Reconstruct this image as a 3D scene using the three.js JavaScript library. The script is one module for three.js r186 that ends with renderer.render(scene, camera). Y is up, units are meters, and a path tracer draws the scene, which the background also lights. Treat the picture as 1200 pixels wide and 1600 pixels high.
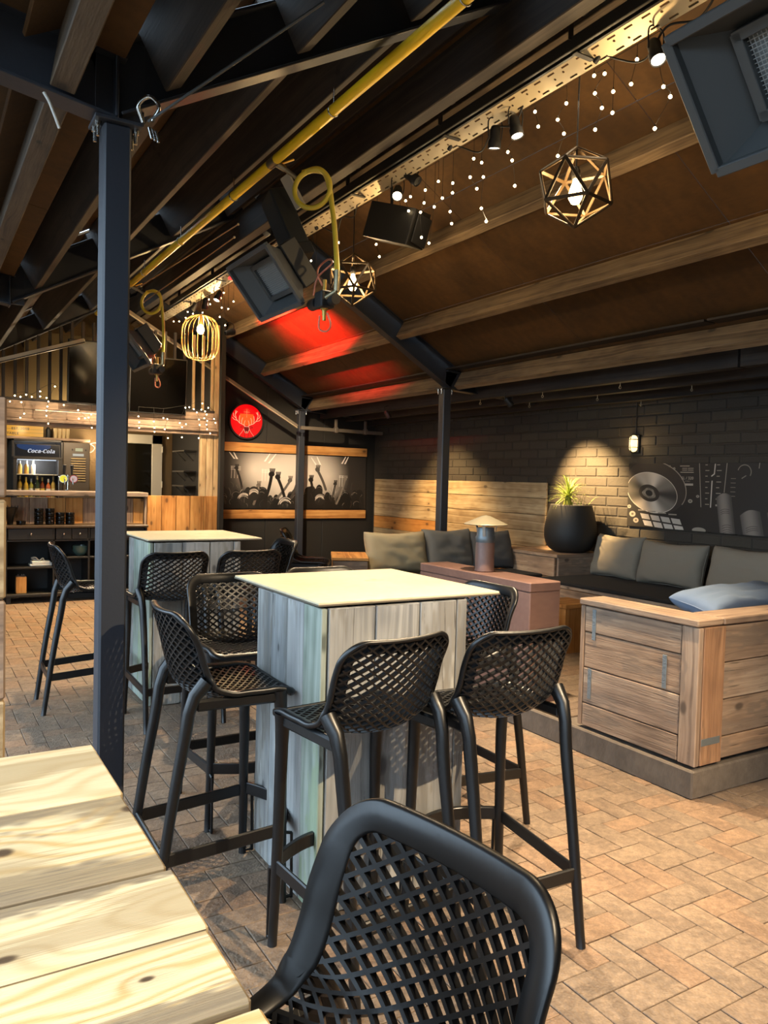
import * as THREE from 'three';
import { mergeGeometries } from 'three/addons/utils/BufferGeometryUtils.js';
import { RoundedBoxGeometry } from 'three/addons/geometries/RoundedBoxGeometry.js';
import { RectAreaLightUniformsLib } from 'three/addons/lights/RectAreaLightUniformsLib.js';
RectAreaLightUniformsLib.init();

// ---------------------------------------------------------------- camera, sky, exposure
const scene = new THREE.Scene();
const camera = new THREE.PerspectiveCamera(66.51, 0.75, 0.05, 100);
camera.position.set(0, 1.5, 0);
camera.rotation.order = 'YXZ';
camera.rotation.set(-2.3 * Math.PI / 180, -31 * Math.PI / 180, 1.46 * Math.PI / 180);
scene.add(camera);
scene.background = new THREE.Color().setRGB(0.62, 0.81, 1.0).multiplyScalar(6.3);   // overcast daylight outside the open left side
const renderer = new THREE.WebGLRenderer({ antialias: true });
renderer.toneMapping = THREE.LinearToneMapping;
renderer.toneMappingExposure = 1.0;
renderer.shadowMap.enabled = true;
const WARM = new THREE.Color().setRGB(1.0, 0.76, 0.48), AMBER = new THREE.Color().setRGB(1.0, 0.66, 0.30);

// ---------------------------------------------------------------- helpers
function rng(seed) { let s = seed >>> 0; return () => { s = (s + 0x6D2B79F5) | 0; let t = Math.imul(s ^ (s >>> 15), 1 | s); t = (t + Math.imul(t ^ (t >>> 7), 61 | t)) ^ t; return ((t ^ (t >>> 14)) >>> 0) / 4294967296; }; }
const R = rng(7);
const V = (x, y, z) => new THREE.Vector3(x, y, z);
const names = {};
function numbered(n) { const k = names[n] = (names[n] ?? -1) + 1; return k ? n + '_' + String(k).padStart(3, '0') : n; }
function shade(o) { o.traverse((m) => { if (m.isMesh) { m.castShadow = true; m.receiveShadow = true; } }); return o; }
function thing(name, label, category, pos = [0, 0, 0], turn = 0, group, kind) {
  const o = new THREE.Group(); o.name = numbered(name); scene.add(o);
  o.position.set(...pos); o.rotation.y = turn; o.userData = { label, category };
  if (group) o.userData.group = group;
  if (kind) o.userData.kind = kind;
  return o;
}
function part(name, geo, mat, parent, pos) {
  const m = new THREE.Mesh(Array.isArray(geo) ? mergeGeometries(geo.map((g) => g.index ? g.toNonIndexed() : g)) : geo, mat);
  m.name = name; m.castShadow = m.receiveShadow = true; parent.add(m);
  if (pos) m.position.set(...pos);
  return m;
}
function dup(root, pos, turn, label, group) {
  const r = root.clone(); r.name = numbered(root.userData.base); scene.add(r);
  r.userData = { ...root.userData, label }; delete r.userData.base;
  if (group) r.userData.group = group;
  r.position.set(...pos); r.rotation.set(0, turn, 0);
  return r;
}
// box with chamfered edges (44 triangles), box-projected uv in metres with the grain along `grain`
function cbox(w, h, d, c = 0.004, grain, offset) {
  c = Math.min(c, w / 2.2, h / 2.2, d / 2.2);
  const X = w / 2, Y = h / 2, Z = d / 2, pos = [];
  const p = (sx, sy, sz, ax) => [sx * (X - (ax === 0 ? 0 : c)), sy * (Y - (ax === 1 ? 0 : c)), sz * (Z - (ax === 2 ? 0 : c))];
  const ctr = V(0, 0, 0), a = V(), b = V(), e = V(), n = V();
  const tri = (A, B, C) => { a.set(...A); b.set(...B); e.set(...C); n.copy(b).sub(a).cross(ctr.copy(e).sub(a)); const o = A[0] + B[0] + C[0], q = A[1] + B[1] + C[1], s = A[2] + B[2] + C[2]; (n.x * o + n.y * q + n.z * s) >= 0 ? pos.push(...A, ...B, ...C) : pos.push(...A, ...C, ...B); };
  const quad = (A, B, C, D) => { tri(A, B, C); tri(A, C, D); };
  for (const s of [-1, 1]) {
    quad(p(s, -1, -1, 0), p(s, 1, -1, 0), p(s, 1, 1, 0), p(s, -1, 1, 0));
    quad(p(-1, s, -1, 1), p(1, s, -1, 1), p(1, s, 1, 1), p(-1, s, 1, 1));
    quad(p(-1, -1, s, 2), p(1, -1, s, 2), p(1, 1, s, 2), p(-1, 1, s, 2));
    for (const t of [-1, 1]) {
      quad(p(-1, s, t, 1), p(1, s, t, 1), p(1, s, t, 2), p(-1, s, t, 2));
      quad(p(s, -1, t, 0), p(s, 1, t, 0), p(s, 1, t, 2), p(s, -1, t, 2));
      quad(p(s, t, -1, 0), p(s, t, 1, 0), p(s, t, 1, 1), p(s, t, -1, 1));
      for (const u of [-1, 1]) tri(p(s, t, u, 0), p(s, t, u, 1), p(s, t, u, 2));
    }
  }
  const g = new THREE.BufferGeometry();
  g.setAttribute('position', new THREE.Float32BufferAttribute(pos, 3));
  g.computeVertexNormals();
  if (grain === undefined) grain = w >= h && w >= d ? 0 : h >= d ? 1 : 2;
  boxUV(g, grain, offset ?? [R() * 7, R() * 7]);
  return g;
}
function boxUV(g, grain, off = [0, 0]) {
  const P = g.attributes.position, N = g.attributes.normal, uv = new Float32Array(P.count * 2);
  for (let i = 0; i < P.count; i++) {
    const v = [P.getX(i), P.getY(i), P.getZ(i)], n = [Math.abs(N.getX(i)), Math.abs(N.getY(i)), Math.abs(N.getZ(i))];
    const ax = n[0] >= n[1] && n[0] >= n[2] ? 0 : n[1] >= n[2] ? 1 : 2;
    let along, across;
    if (ax === grain) { along = v[(grain + 1) % 3] * 0.35; across = v[(grain + 2) % 3]; }
    else { along = v[grain]; across = v[3 - ax - grain] + 0.13 * ax; }
    uv[2 * i] = along + off[0]; uv[2 * i + 1] = across + off[1];
  }
  g.setAttribute('uv', new THREE.BufferAttribute(uv, 2));
  return g;
}
const at = (g, x, y, z) => g.translate(x, y, z);
function bar(a, b, w, h, up = V(0, 1, 0), c = 0.002) {           // chamfered bar from a to b
  const d = b.clone().sub(a), L = d.length(); const z = d.clone().normalize();
  if (Math.abs(z.dot(up)) > 0.99) up = V(1, 0, 0);
  const x = up.clone().cross(z).normalize(), y = z.clone().cross(x);
  const g = cbox(w, h, L, c, 2);
  g.applyMatrix4(new THREE.Matrix4().makeBasis(x, y, z).setPosition(a.clone().add(b).multiplyScalar(0.5)));
  return g;
}
function rod(a, b, r1, r2 = r1, seg = 8) {                       // tapered round bar
  const d = b.clone().sub(a), L = d.length();
  const g = new THREE.CylinderGeometry(r2, r1, L, seg, 1);
  g.applyQuaternion(new THREE.Quaternion().setFromUnitVectors(V(0, 1, 0), d.normalize()));
  return g.translate((a.x + b.x) / 2, (a.y + b.y) / 2, (a.z + b.z) / 2);
}
function tube(pts, r, seg = 24, rs = 6, closed = false) { return new THREE.TubeGeometry(new THREE.CatmullRomCurve3(pts, closed), seg, r, rs, closed); }
function lathe(pts, seg = 24) { return new THREE.LatheGeometry(pts.map(([x, y]) => new THREE.Vector2(x, y)), seg); }

// ---------------------------------------------------------------- textures
function hash(x, y, s) { let h = Math.imul(x, 374761393) ^ Math.imul(y, 668265263) ^ Math.imul(s, 2246822519); h = Math.imul(h ^ (h >>> 13), 1274126177); return ((h ^ (h >>> 16)) >>> 0) / 4294967296; }
function vnoise(x, y, px, py, s) {
  const xi = Math.floor(x), yi = Math.floor(y), fx = x - xi, fy = y - yi, u = fx * fx * (3 - 2 * fx), v = fy * fy * (3 - 2 * fy);
  const m = (a, n) => ((a % n) + n) % n, x0 = m(xi, px), x1 = m(xi + 1, px), y0 = m(yi, py), y1 = m(yi + 1, py);
  return (hash(x0, y0, s) * (1 - u) + hash(x1, y0, s) * u) * (1 - v) + (hash(x0, y1, s) * (1 - u) + hash(x1, y1, s) * u) * v;
}
const mix3 = (a, b, t) => [a[0] + (b[0] - a[0]) * t, a[1] + (b[1] - a[1]) * t, a[2] + (b[2] - a[2]) * t];
const clamp = (x, a = 0, b = 1) => Math.min(b, Math.max(a, x));
const sstep = (a, b, x) => { const t = clamp((x - a) / (b - a)); return t * t * (3 - 2 * t); };
function dataTex(w, h, f, srgb = true) {
  const d = new Uint8Array(w * h * 4);
  for (let y = 0; y < h; y++) for (let x = 0; x < w; x++) { const c = f(x / w, y / h), i = (y * w + x) * 4; d[i] = clamp(c[0]) * 255; d[i + 1] = clamp(c[1]) * 255; d[i + 2] = clamp(c[2]) * 255; d[i + 3] = 255; }
  const t = new THREE.DataTexture(d, w, h); t.wrapS = t.wrapT = THREE.RepeatWrapping; t.magFilter = THREE.LinearFilter; t.minFilter = THREE.LinearMipmapLinearFilter; t.generateMipmaps = true;
  if (srgb) t.colorSpace = THREE.SRGBColorSpace;
  t.needsUpdate = true; return t;
}
// wood: u along the grain. One tile is 1.6 m x 0.8 m. colours are sRGB 0..1
function woodTex(seed, lo, mid, hi, o = {}) {
  const knots = [], kr = rng(seed * 13 + 5);
  for (let i = 0; i < (o.knots ?? 5); i++) knots.push([kr(), kr(), 0.010 + kr() * 0.016]);
  const t = dataTex(1024, 512, (u, v) => {
    let warp = (vnoise(u * 5, v * 8, 5, 8, seed) - 0.5) * 0.035, kn = 0, ring = 0;
    for (const [ku, kv, kr0] of knots) {
      let du = (u - ku) * 1.6, dv = (v - kv) * 0.8; du -= 1.6 * Math.round(du / 1.6); dv -= 0.8 * Math.round(dv / 0.8);
      const d = Math.hypot(du * 0.55, dv); const k = Math.exp(-d * d / (kr0 * kr0 * 5)); ring = Math.max(ring, k);
      warp += Math.sign(dv) * k * 0.016; kn = Math.max(kn, sstep(kr0 * 1.1, kr0 * 0.4, d));
    }
    const y = v + warp;
    const rings = vnoise(u * 2, y * 46, 2, 46, seed + 1) * 0.55 + vnoise(u * 4, y * 128, 4, 128, seed + 2) * 0.3 + vnoise(u * 24, y * 250, 24, 250, seed + 3) * 0.15;
    const blotch = vnoise(u * 6, v * 5, 6, 5, seed + 4) * 0.6 + vnoise(u * 22, v * 22, 22, 22, seed + 5) * 0.4;
    let g = clamp((rings - 0.5) * (o.contrast ?? 1.5) + 0.5 + (blotch - 0.5) * (o.blotch ?? 0.7));
    let c = g < 0.5 ? mix3(lo, mid, g * 2) : mix3(mid, hi, (g - 0.5) * 2);
    if (o.stain) { const st = sstep(0.58, 0.72, vnoise(u * 5, v * 9, 5, 9, seed + 8) * 0.7 + vnoise(u * 30, v * 60, 30, 60, seed + 9) * 0.3); c = mix3(c, o.stain, st * 0.65); }
    c = mix3(c, lo.map((q) => q * 0.6), kn * 0.6 + ring * 0.16);
    const crack = vnoise(u * 7, y * 180, 7, 180, seed + 6); if (crack > 0.93) c = mix3(c, [0.05, 0.04, 0.03], (crack - 0.93) * 8 * (o.cracks ?? 1));
    return c;
  });
  t.repeat.set(1 / 1.6, 1 / 0.8); return t;
}
const grainBump = dataTex(512, 256, (u, v) => { const g = 0.6 * vnoise(u * 6, v * 90, 6, 90, 31) + 0.4 * vnoise(u * 40, v * 128, 40, 128, 32); return [g, g, g]; }, false); grainBump.repeat.set(1 / 0.8, 1 / 0.4);
const fineBump = dataTex(256, 256, (u, v) => { const g = 0.5 * vnoise(u * 32, v * 32, 32, 32, 41) + 0.5 * vnoise(u * 100, v * 100, 100, 100, 42); return [g, g, g]; }, false); fineBump.repeat.set(2, 2);
const S = (hex) => { const n = parseInt(hex, 16); return [(n >> 16) / 255, ((n >> 8) & 255) / 255, (n & 255) / 255]; };
function woodMats(seed, lo, mid, hi, o = {}, tints = [[1, 1, 1]]) {
  const map = woodTex(seed, S(lo), S(mid), S(hi), o);
  return tints.map((t) => new THREE.MeshStandardMaterial({ map, bumpMap: grainBump, bumpScale: o.bump ?? 0.0012, roughness: o.rough ?? 0.78, color: new THREE.Color().setRGB(...t) }));
}
const T3 = [[1, 1, 1], [0.86, 0.85, 0.83], [1.0, 0.94, 0.86], [0.93, 0.96, 0.98]];
const wScaf = woodMats(11, '6c594a', '937b66', 'ad977f', { stain: S('7a6a5c'), contrast: 1.05 }, T3);            // scaffold boards of the lounge
const wCorner = wScaf[0].clone(); wCorner.color.setRGB(0.86, 0.66, 0.50);
const wPale = woodMats(12, '8d7350', 'b49a72', 'cbb48c', { knots: 5, contrast: 1.1 }, T3);        // paler boards on the wall
const wGrey = woodMats(13, '68696a', '8f8f8d', 'aaaaa6', { stain: S('75716a'), cracks: 1.1, contrast: 0.9 }, T3); // grey weathered boards of the high tables
const wGreen = woodMats(18, '6b7365', '8f9589', 'a6aa9d', { stain: S('83906e'), cracks: 1.1, contrast: 0.9 }, T3); // the same with algae
const wOrange = woodMats(14, '94602a', 'bb8444', 'd09a58', { knots: 6, contrast: 1.2 }, T3);      // bar front
// table boards: one tile is one board, swirling figure, small knots, ragged grey weathering along chosen long edges
function boardTex(seed, near, far, warm) {
  const kr = rng(seed * 7 + 3), knots = []; for (let i = 0; i < 6; i++) knots.push([kr(), 0.2 + kr() * 0.6, 0.006 + kr() * 0.008]);
  return dataTex(1024, 256, (u, v) => {
    const w = vnoise(u * 5, v * 2, 5, 64, seed) * 2.2 + vnoise(u * 13, v * 4, 13, 64, seed + 1) * 0.7; let kn = 0, halo = 0;
    for (const [ku, kv, k0] of knots) { const d = Math.hypot((u - ku) * 1.25 * 0.85, (v - kv) * 0.2); kn = Math.max(kn, sstep(k0, k0 * 0.35, d)); halo = Math.max(halo, Math.exp(-d * d / (k0 * k0 * 9))); }
    const line = 0.5 + 0.5 * Math.sin(6.283 * (v * 5 + w * 2.4 + halo * 1.2)), fine = vnoise(u * 14, v * 110, 14, 110, seed + 2) * 0.6 + vnoise(u * 60, v * 220, 60, 220, seed + 3) * 0.4;
    let c = mix3(S('dccaa2'), warm ? S('c4a268') : S('c8b083'), 0.75 * Math.pow(line, 2.5) + 0.35 * (fine - 0.3));
    const ed = Math.min(near ? 1 - v : 9, far ? v : 9) * 1.0 + (vnoise(u * 10, v * 5, 10, 64, seed + 4) - 0.5) * 0.30 + (vnoise(u * 70, v * 40, 70, 64, seed + 5) - 0.5) * 0.14;
    c = mix3(c, mix3(S('6f6250'), S('93846a'), fine), sstep(0.32, 0.14, ed) * 0.92);
    const pt = sstep(0.62, 0.74, vnoise(u * 7, v * 3, 7, 64, seed + 6) * 0.75 + fine * 0.25); c = mix3(c, S('9d8a68'), pt * 0.55);
    return mix3(c, S('4a3a28'), kn * 0.85 + halo * 0.12);
  });
}
const wTable = [[21, 0, 0, 0], [24, 1, 1, 1], [27, 0, 1, 0], [29, 1, 0, 1], [33, 0, 0, 1]].map(([sd, n, f, wm]) => new THREE.MeshStandardMaterial({ map: boardTex(sd, n, f, wm), roughness: 0.62, bumpMap: grainBump, bumpScale: 0.0006 }));
const wDark = woodMats(16, '1d1916', '2c2621', '3b332b', { knots: 3, bump: 0.0006, rough: 0.7 }, [[1, 1, 1], [0.8, 0.8, 0.82]]);
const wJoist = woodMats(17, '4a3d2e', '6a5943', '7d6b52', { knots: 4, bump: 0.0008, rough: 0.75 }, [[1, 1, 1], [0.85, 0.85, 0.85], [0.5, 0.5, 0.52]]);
const plyMap = dataTex(512, 512, (u, v) => { const n = vnoise(u * 6, v * 6, 6, 6, 51) * 0.45 + vnoise(u * 24, v * 40, 24, 40, 52) * 0.35 + vnoise(u * 120, v * 60, 120, 60, 53) * 0.2; return mix3(S('3a270c'), S('5c3f18'), n); }); plyMap.repeat.set(0.6, 0.6);
const mPly = [[1, 1, 1], [0.88, 0.86, 0.84], [1, 0.92, 0.85]].map((t) => new THREE.MeshStandardMaterial({ map: plyMap, roughness: 0.8, bumpMap: fineBump, bumpScale: 0.0006, color: new THREE.Color().setRGB(...t) }));
const std = (color, roughness = 0.6, metalness = 0, o = {}) => new THREE.MeshStandardMaterial({ color, roughness, metalness, ...o });
const glow = (r, g, b, k) => new THREE.MeshStandardMaterial({ color: 0x000000, roughness: 1, emissive: new THREE.Color().setRGB(r, g, b), emissiveIntensity: k });
const mSteel = std(0x272b33, 0.45, 0.0, { bumpMap: fineBump, bumpScale: 0.0003 }), mGalv = std(0xb5a98c, 0.45, 0.3), mChrome = std(0xc8c8c4, 0.22, 1), mBlack = std(0x121314, 0.55), mRailDark = std(0x2b2925, 0.5, 0.3);
const mPlastic = std(0x0a0b0d, 0.36, 0, { bumpMap: fineBump, bumpScale: 0.00015 });
const mHPL = new THREE.MeshStandardMaterial({ roughness: 0.42, map: dataTex(512, 512, (u, v) => { const n = vnoise(u * 5, v * 5, 5, 5, 61) * 0.6 + vnoise(u * 40, v * 40, 40, 40, 62) * 0.4; let c = mix3(S('b7aa8a'), S('cdc2a4'), n); const s = sstep(0.075, 0.05, Math.hypot((u - 0.62) * 1.0, (v - 0.42) * 1.6)) * sstep(0.3, 0.7, vnoise(u * 30, v * 30, 30, 30, 63)); return mix3(c, S('9a6a32'), s * 0.6); }) });
const mEdge = std(0x5c5345, 0.6);
const mBrownSteel = new THREE.MeshStandardMaterial({ roughness: 0.5, bumpMap: fineBump, bumpScale: 0.0003, map: dataTex(256, 256, (u, v) => mix3(S('6b5047'), S('7e6156'), vnoise(u * 8, v * 8, 8, 8, 71) * 0.6 + vnoise(u * 60, v * 60, 60, 60, 72) * 0.4)) });
const weave = dataTex(256, 256, (u, v) => { const g = 0.5 + 0.25 * Math.sin(u * 128 * Math.PI) * Math.sin(v * 128 * Math.PI) + 0.25 * vnoise(u * 60, v * 60, 60, 60, 81); return [g, g, g]; }, false); weave.repeat.set(4, 4);
const fabric = (hex) => new THREE.MeshPhysicalMaterial({ color: hex, roughness: 0.95, bumpMap: weave, bumpScale: 0.0008, sheen: 0.25, sheenRoughness: 0.6 });
const mBrick = [0x332d25, 0x363026, 0x302a22].map((c) => std(c, 0.75, 0, { bumpMap: fineBump, bumpScale: 0.002 }));
const mBlackWall = std(0x17140f, 0.7, 0, { bumpMap: fineBump, bumpScale: 0.0006 });
const paveMap = dataTex(512, 512, (u, v) => { const n = vnoise(u * 8, v * 8, 8, 8, 91) * 0.35 + vnoise(u * 40, v * 40, 40, 40, 92) * 0.35 + vnoise(u * 150, v * 150, 150, 150, 93) * 0.3; const sp = vnoise(u * 90, v * 90, 90, 90, 94) > 0.86 ? 0.25 : 0; return mix3(S('5c4e41'), S('8a7661'), clamp(n * 1.3 - 0.15 + sp)); }); paveMap.repeat.set(1.4, 1.4);
const mPave = [[1, 1, 1], [0.93, 0.92, 0.93], [1.04, 0.94, 0.88], [0.97, 0.98, 1.0]].map((t) => new THREE.MeshStandardMaterial({ map: paveMap, roughness: 0.72, bumpMap: fineBump, bumpScale: 0.004, color: new THREE.Color().setRGB(...t) }));
const mSand = std(0x6b5b4d, 0.95, 0, { bumpMap: fineBump, bumpScale: 0.003 });
const concreteMap = dataTex(512, 256, (u, v) => { const n = vnoise(u * 6, v * 3, 6, 3, 101) * 0.5 + vnoise(u * 30, v * 20, 30, 20, 102) * 0.3 + vnoise(u * 120, v * 80, 120, 80, 103) * 0.2; return mix3(S('463e37'), S('74695d'), n); });
const mConcrete = new THREE.MeshStandardMaterial({ map: concreteMap, roughness: 0.85, bumpMap: fineBump, bumpScale: 0.002 });
const glassPane = new THREE.MeshPhysicalMaterial({ transmission: 1, thickness: 0, roughness: 0.03, ior: 1.5, color: 0xffffff });
const pick = (a) => a[Math.floor(R() * a.length)];
function canvasTex(w, h, draw) { const c = document.createElement('canvas'); c.width = w; c.height = h; draw(c.getContext('2d'), w, h); const t = new THREE.CanvasTexture(c); t.colorSpace = THREE.SRGBColorSpace; return t; }

// ---------------------------------------------------------------- floor: pavers in herringbone
{
  const floor = thing('floor', 'brown grey herringbone clinker paving under the high tables', 'floor', [0, 0, 0], 0, null, 'structure');
  part('sand_bed', at(cbox(12, 0.3, 18, 0.001), 1.5, -0.157, -3.8), mSand, floor);
  const a = 0.105, jt = 0.0035, hs = [];
  const geoH = [], geoV = [];
  function paverGeo(w, d) {
    const g = cbox(w - jt, 0.03, d - jt, 0.002, w > d ? 0 : 2); return g;
  }
  for (let i = 0; i < 5; i++) { geoH.push(paverGeo(2 * a, a)); geoV.push(paverGeo(a, 2 * a)); }
  const cam = V(0, 1.5, 0), dir = V(0.515, -0.04, -0.857), right = V(0.857, 0, 0.515), list = [];
  for (let c = -14; c < 34; c++) for (let r = -110; r < 8; r++) {
    const m = (((c - r) % 4) + 4) % 4; let x, z, h;
    if (m === 0) { x = (c + 1) * a; z = (r + 0.5) * a; h = true; } else if (m === 3) { x = (c + 0.5) * a; z = (r + 1) * a; h = false; } else continue;
    if (x > 3.3 && z < -2.4) continue;
    const v = V(x, 0, z).sub(cam), dep = v.dot(dir), sx = v.dot(right) / dep, sy = v.y / dep;
    const vis = dep > 0.5 && Math.abs(sx) < 0.48 && sy > -0.66 && x > 0.35 && !(x > 1.1 && x < 1.85 && z < -2.3 && z > -2.95) && !(x < 0.45 && z > -1.6);
    list.push({ x, z, h, k: vis ? 1 / (dep * dep * dep) : 0 });
  }
  list.sort((p, q) => q.k - p.k);
  const rest = [];
  list.forEach((p, i) => {
    const g = pick(p.h ? geoH : geoV), y = -0.0148 + (R() - 0.5) * 0.003, rx = (R() - 0.5) * 0.012, rz = (R() - 0.5) * 0.012;
    if (i < 300) { const m = part('paver', g, pick(mPave), floor, [p.x, y, p.z]); m.rotation.set(rx, 0, rz); }
    else rest.push(g.clone().rotateX(rx).rotateZ(rz).translate(p.x, y, p.z));
  });
  const groups = [[], [], [], []]; rest.forEach((g) => groups[Math.floor(R() * 4)].push(g));
  // the pavers beyond the 300 largest: one part, four tones through a group of materials
  const merged = mergeGeometries(groups.map((g) => mergeGeometries(g)), true);
  const m = part('paving', merged, mPave, floor); m.userData.kind = 'stuff';
}

{
  const g = thing('ground', 'grey paved yard outside the open left side of the terrace', 'ground', [0, 0, 0], 0, null, 'structure');
  part('yard', at(cbox(60, 0.2, 70, 0.001), -34.6, -0.11, -4), mConcrete, g); part('yard', at(cbox(12, 0.2, 26, 0.001), 1.4, -0.11, 18.3), mConcrete, g);
}
// ---------------------------------------------------------------- roof
const bays = [[3.4, -3.05], [-3.17, -6.88], [-7.0, -10.55], [-10.67, -12.5]];
{
  const roof = thing('ceiling', 'brown board roof on dark timber joists above the terrace', 'ceiling', [0, 0, 0], 0, null, 'structure');
  // slope: group whose x runs up the slope and y away from the roof's lower face
  function slope(x0, y0, ang, flip) { const M = new THREE.Matrix4(); const ux = flip ? -Math.cos(ang) : Math.cos(ang), uy = Math.sin(ang); M.makeBasis(V(ux, uy, 0), V(flip ? uy : -uy, Math.abs(Math.cos(ang)), 0), V(0, 0, flip ? -1 : 1)).setPosition(x0, y0, 0); return M; }
  function joist(M, u, n, w, h, z0, z1, mat) { const g = cbox(w, h, Math.abs(z1 - z0), 0.004, 2); g.translate(u, n + h / 2, M.elements[10] * (z0 + z1) / 2).applyMatrix4(M); if (M.determinant() < 0) flip(g); part('joist', g, mat, roof); }
  function flip(g) { const p = g.attributes.position, t = [0, 0, 0]; for (let i = 0; i < p.count; i += 3) { for (const k of ['position', 'normal', 'uv']) { const q = g.attributes[k], s = q.itemSize, A = q.array; for (let j = 0; j < s; j++) { const x = A[(i + 1) * s + j]; A[(i + 1) * s + j] = A[(i + 2) * s + j]; A[(i + 2) * s + j] = x; } } } }
  function panels(M, u0, u1, n, rows, z0, z1) {
    const L = Math.abs(z1 - z0), cols = Math.max(1, Math.round(L / 1.9)), du = (u1 - u0) / rows, dz = L / cols;
    for (let i = 0; i < rows; i++) for (let j = 0; j < cols; j++) {
      const g = cbox(du - 0.004, 0.018, dz - 0.004, 0.002, 0); g.translate(u0 + du * (i + 0.5), n + 0.009, M.elements[10] * (Math.max(z0, z1) - dz * (j + 0.5))).applyMatrix4(M);
      if (M.determinant() < 0) flip(g); part('ceiling_board', g, pick(mPly), roof);
    }
  }
  const aL = Math.atan(0.555), aR = Math.atan(0.596);
  const bayR = [[3.4, 0.76], [0.64, -6.88], [-7.0, -10.55], [-10.67, -12.5]];
  const ML = slope(0.65, 2.83, aL, false), MR = slope(4.9, 2.53, aR, true), MO = slope(0.65, 2.80, Math.atan(0.16), true);
  for (const [z0, z1] of bays) {
    for (const X of [0.86, 1.40, 1.95, 2.45]) joist(ML, (X - 0.65) / Math.cos(aL), 0.03, 0.07, 0.28, z0, z1, pick(wDark));
    panels(ML, -0.2, 2.42, 0.315, 2, z0, z1);
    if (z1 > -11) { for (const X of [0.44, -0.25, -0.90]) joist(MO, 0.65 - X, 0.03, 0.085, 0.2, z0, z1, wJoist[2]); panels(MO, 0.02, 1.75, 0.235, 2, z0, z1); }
  }
  for (const [z0, z1] of bayR) { for (const X of [4.98, 4.23, 3.55, 2.85]) joist(MR, (4.9 - X) / Math.cos(aR), 0.04, 0.07, 0.18, z0, z1, wJoist[Math.abs(Math.round(X * 10)) % 2]); panels(MR, -0.15, 2.80, 0.225, 3, z0, z1); }
  // flat lean-to between the right posts and the brick wall
  for (const [z0, z1] of [[3.4, -3.7], [-3.72, -10.8]]) {
    for (const [X, y] of [[5.35, 2.42], [5.8, 2.40], [6.2, 2.36]]) part('joist', at(cbox(0.09, 0.2, Math.abs(z1 - z0), 0.004, 2), X, y + 0.1, (z0 + z1) / 2), wDark[1], roof);
    for (const [xa, xb] of [[4.9, 5.62], [5.625, 6.35]]) part('ceiling_board', at(cbox(xb - xa, 0.018, Math.abs(z1 - z0) - 0.004, 0.002, 2), (xa + xb) / 2, 2.72, (z0 + z1) / 2), wDark[1], roof);
  }
  part('ridge_beam', at(cbox(0.09, 0.26, 15.9, 0.005, 2), 2.53, 3.74, -4.55), wDark[0], roof);
  part('ridge_cover', at(cbox(0.7, 0.02, 15.9, 0.003, 2), 2.6, 4.27, -4.55), mPly[1], roof);
}

// ---------------------------------------------------------------- steel frames
function ibeam(a, b, H, B, up) {                               // lower flange centre line from a to b
  const n = up.clone().normalize(), o = [];
  o.push(bar(a.clone().addScaledVector(n, 0.006), b.clone().addScaledVector(n, 0.006), B, 0.012, n));
  o.push(bar(a.clone().addScaledVector(n, H - 0.006), b.clone().addScaledVector(n, H - 0.006), B, 0.012, n));
  o.push(bar(a.clone().addScaledVector(n, H / 2), b.clone().addScaledVector(n, H / 2), 0.009, H - 0.02, n));
  return o;
}
[[-3.11, 'nearest black steel portal frame with a square post beside the plank table'], [-6.94, 'middle black steel portal frame with its post behind the lounge cushions'], [-10.61, 'rearmost black steel portal frame with its post in front of the crowd poster'], [0.70, 'black steel half frame out of view above the photographer']].forEach(([z, label], k) => {
  const f = thing('steel_frame', label, 'steel frame', [0, 0, z], 0, null, 'structure');
  const post = (x, top, s) => { part('post', at(cbox(s, top, s, 0.008, 1), x, top / 2, 0), mSteel, f); part('head_plate', at(cbox(s + 0.07, 0.014, s + 0.04, 0.002), x, top + 0.007, 0), mSteel, f); for (const dx of [-1, 1]) for (const dz of [-0.03, 0.03]) { const b = part('bolt', new THREE.CylinderGeometry(0.013, 0.013, 0.018, 6), mChrome, f, [x + dx * (s / 2 + 0.018), top - 0.009, dz]); const s2 = part('bolt_end', new THREE.CylinderGeometry(0.007, 0.007, 0.05, 8), mChrome, b, [0, -0.02, 0]); } };
  if (k === 0) post(0.645, 2.80, 0.1); if (k > 0) post(4.9, 2.50, 0.1); if (k < 2) post(-0.98, 3.04, 0.1);
  const nl = V(-0.485, 0.874, 0), nr = V(0.512, 0.859, 0), no = V(0.158, 0.987, 0);
  if (k < 3) part('rafter', ibeam(V(0.66, 2.835, 0), V(2.6, 3.91, 0), 0.25, 0.11, nl), mSteel, f);
  if (k > 0) part('rafter', ibeam(V(4.95, 2.50, 0), V(2.6, 3.90, 0), 0.25, 0.11, nr), mSteel, f);
  if (k < 3) part('rafter', ibeam(V(0.64, 2.815, 0), V(-1.05, 3.085, 0), 0.24, 0.11, no), mSteel, f);
  if (k < 3) part('haunch_plate', at(cbox(0.012, 0.34, 0.11, 0.002), 0.64, 2.98, 0), mSteel, f);
  if (k < 3) part('haunch_plate', at(cbox(0.18, 0.30, 0.012, 0.002), 0.66, 2.98, 0.0), mSteel, f);
  if (k > 0) part('crossbeam', ibeam(V(4.9, 2.50, 0), V(6.3, 2.42, 0), 0.2, 0.1, V(0, 1, 0)), mSteel, f);
});

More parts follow.
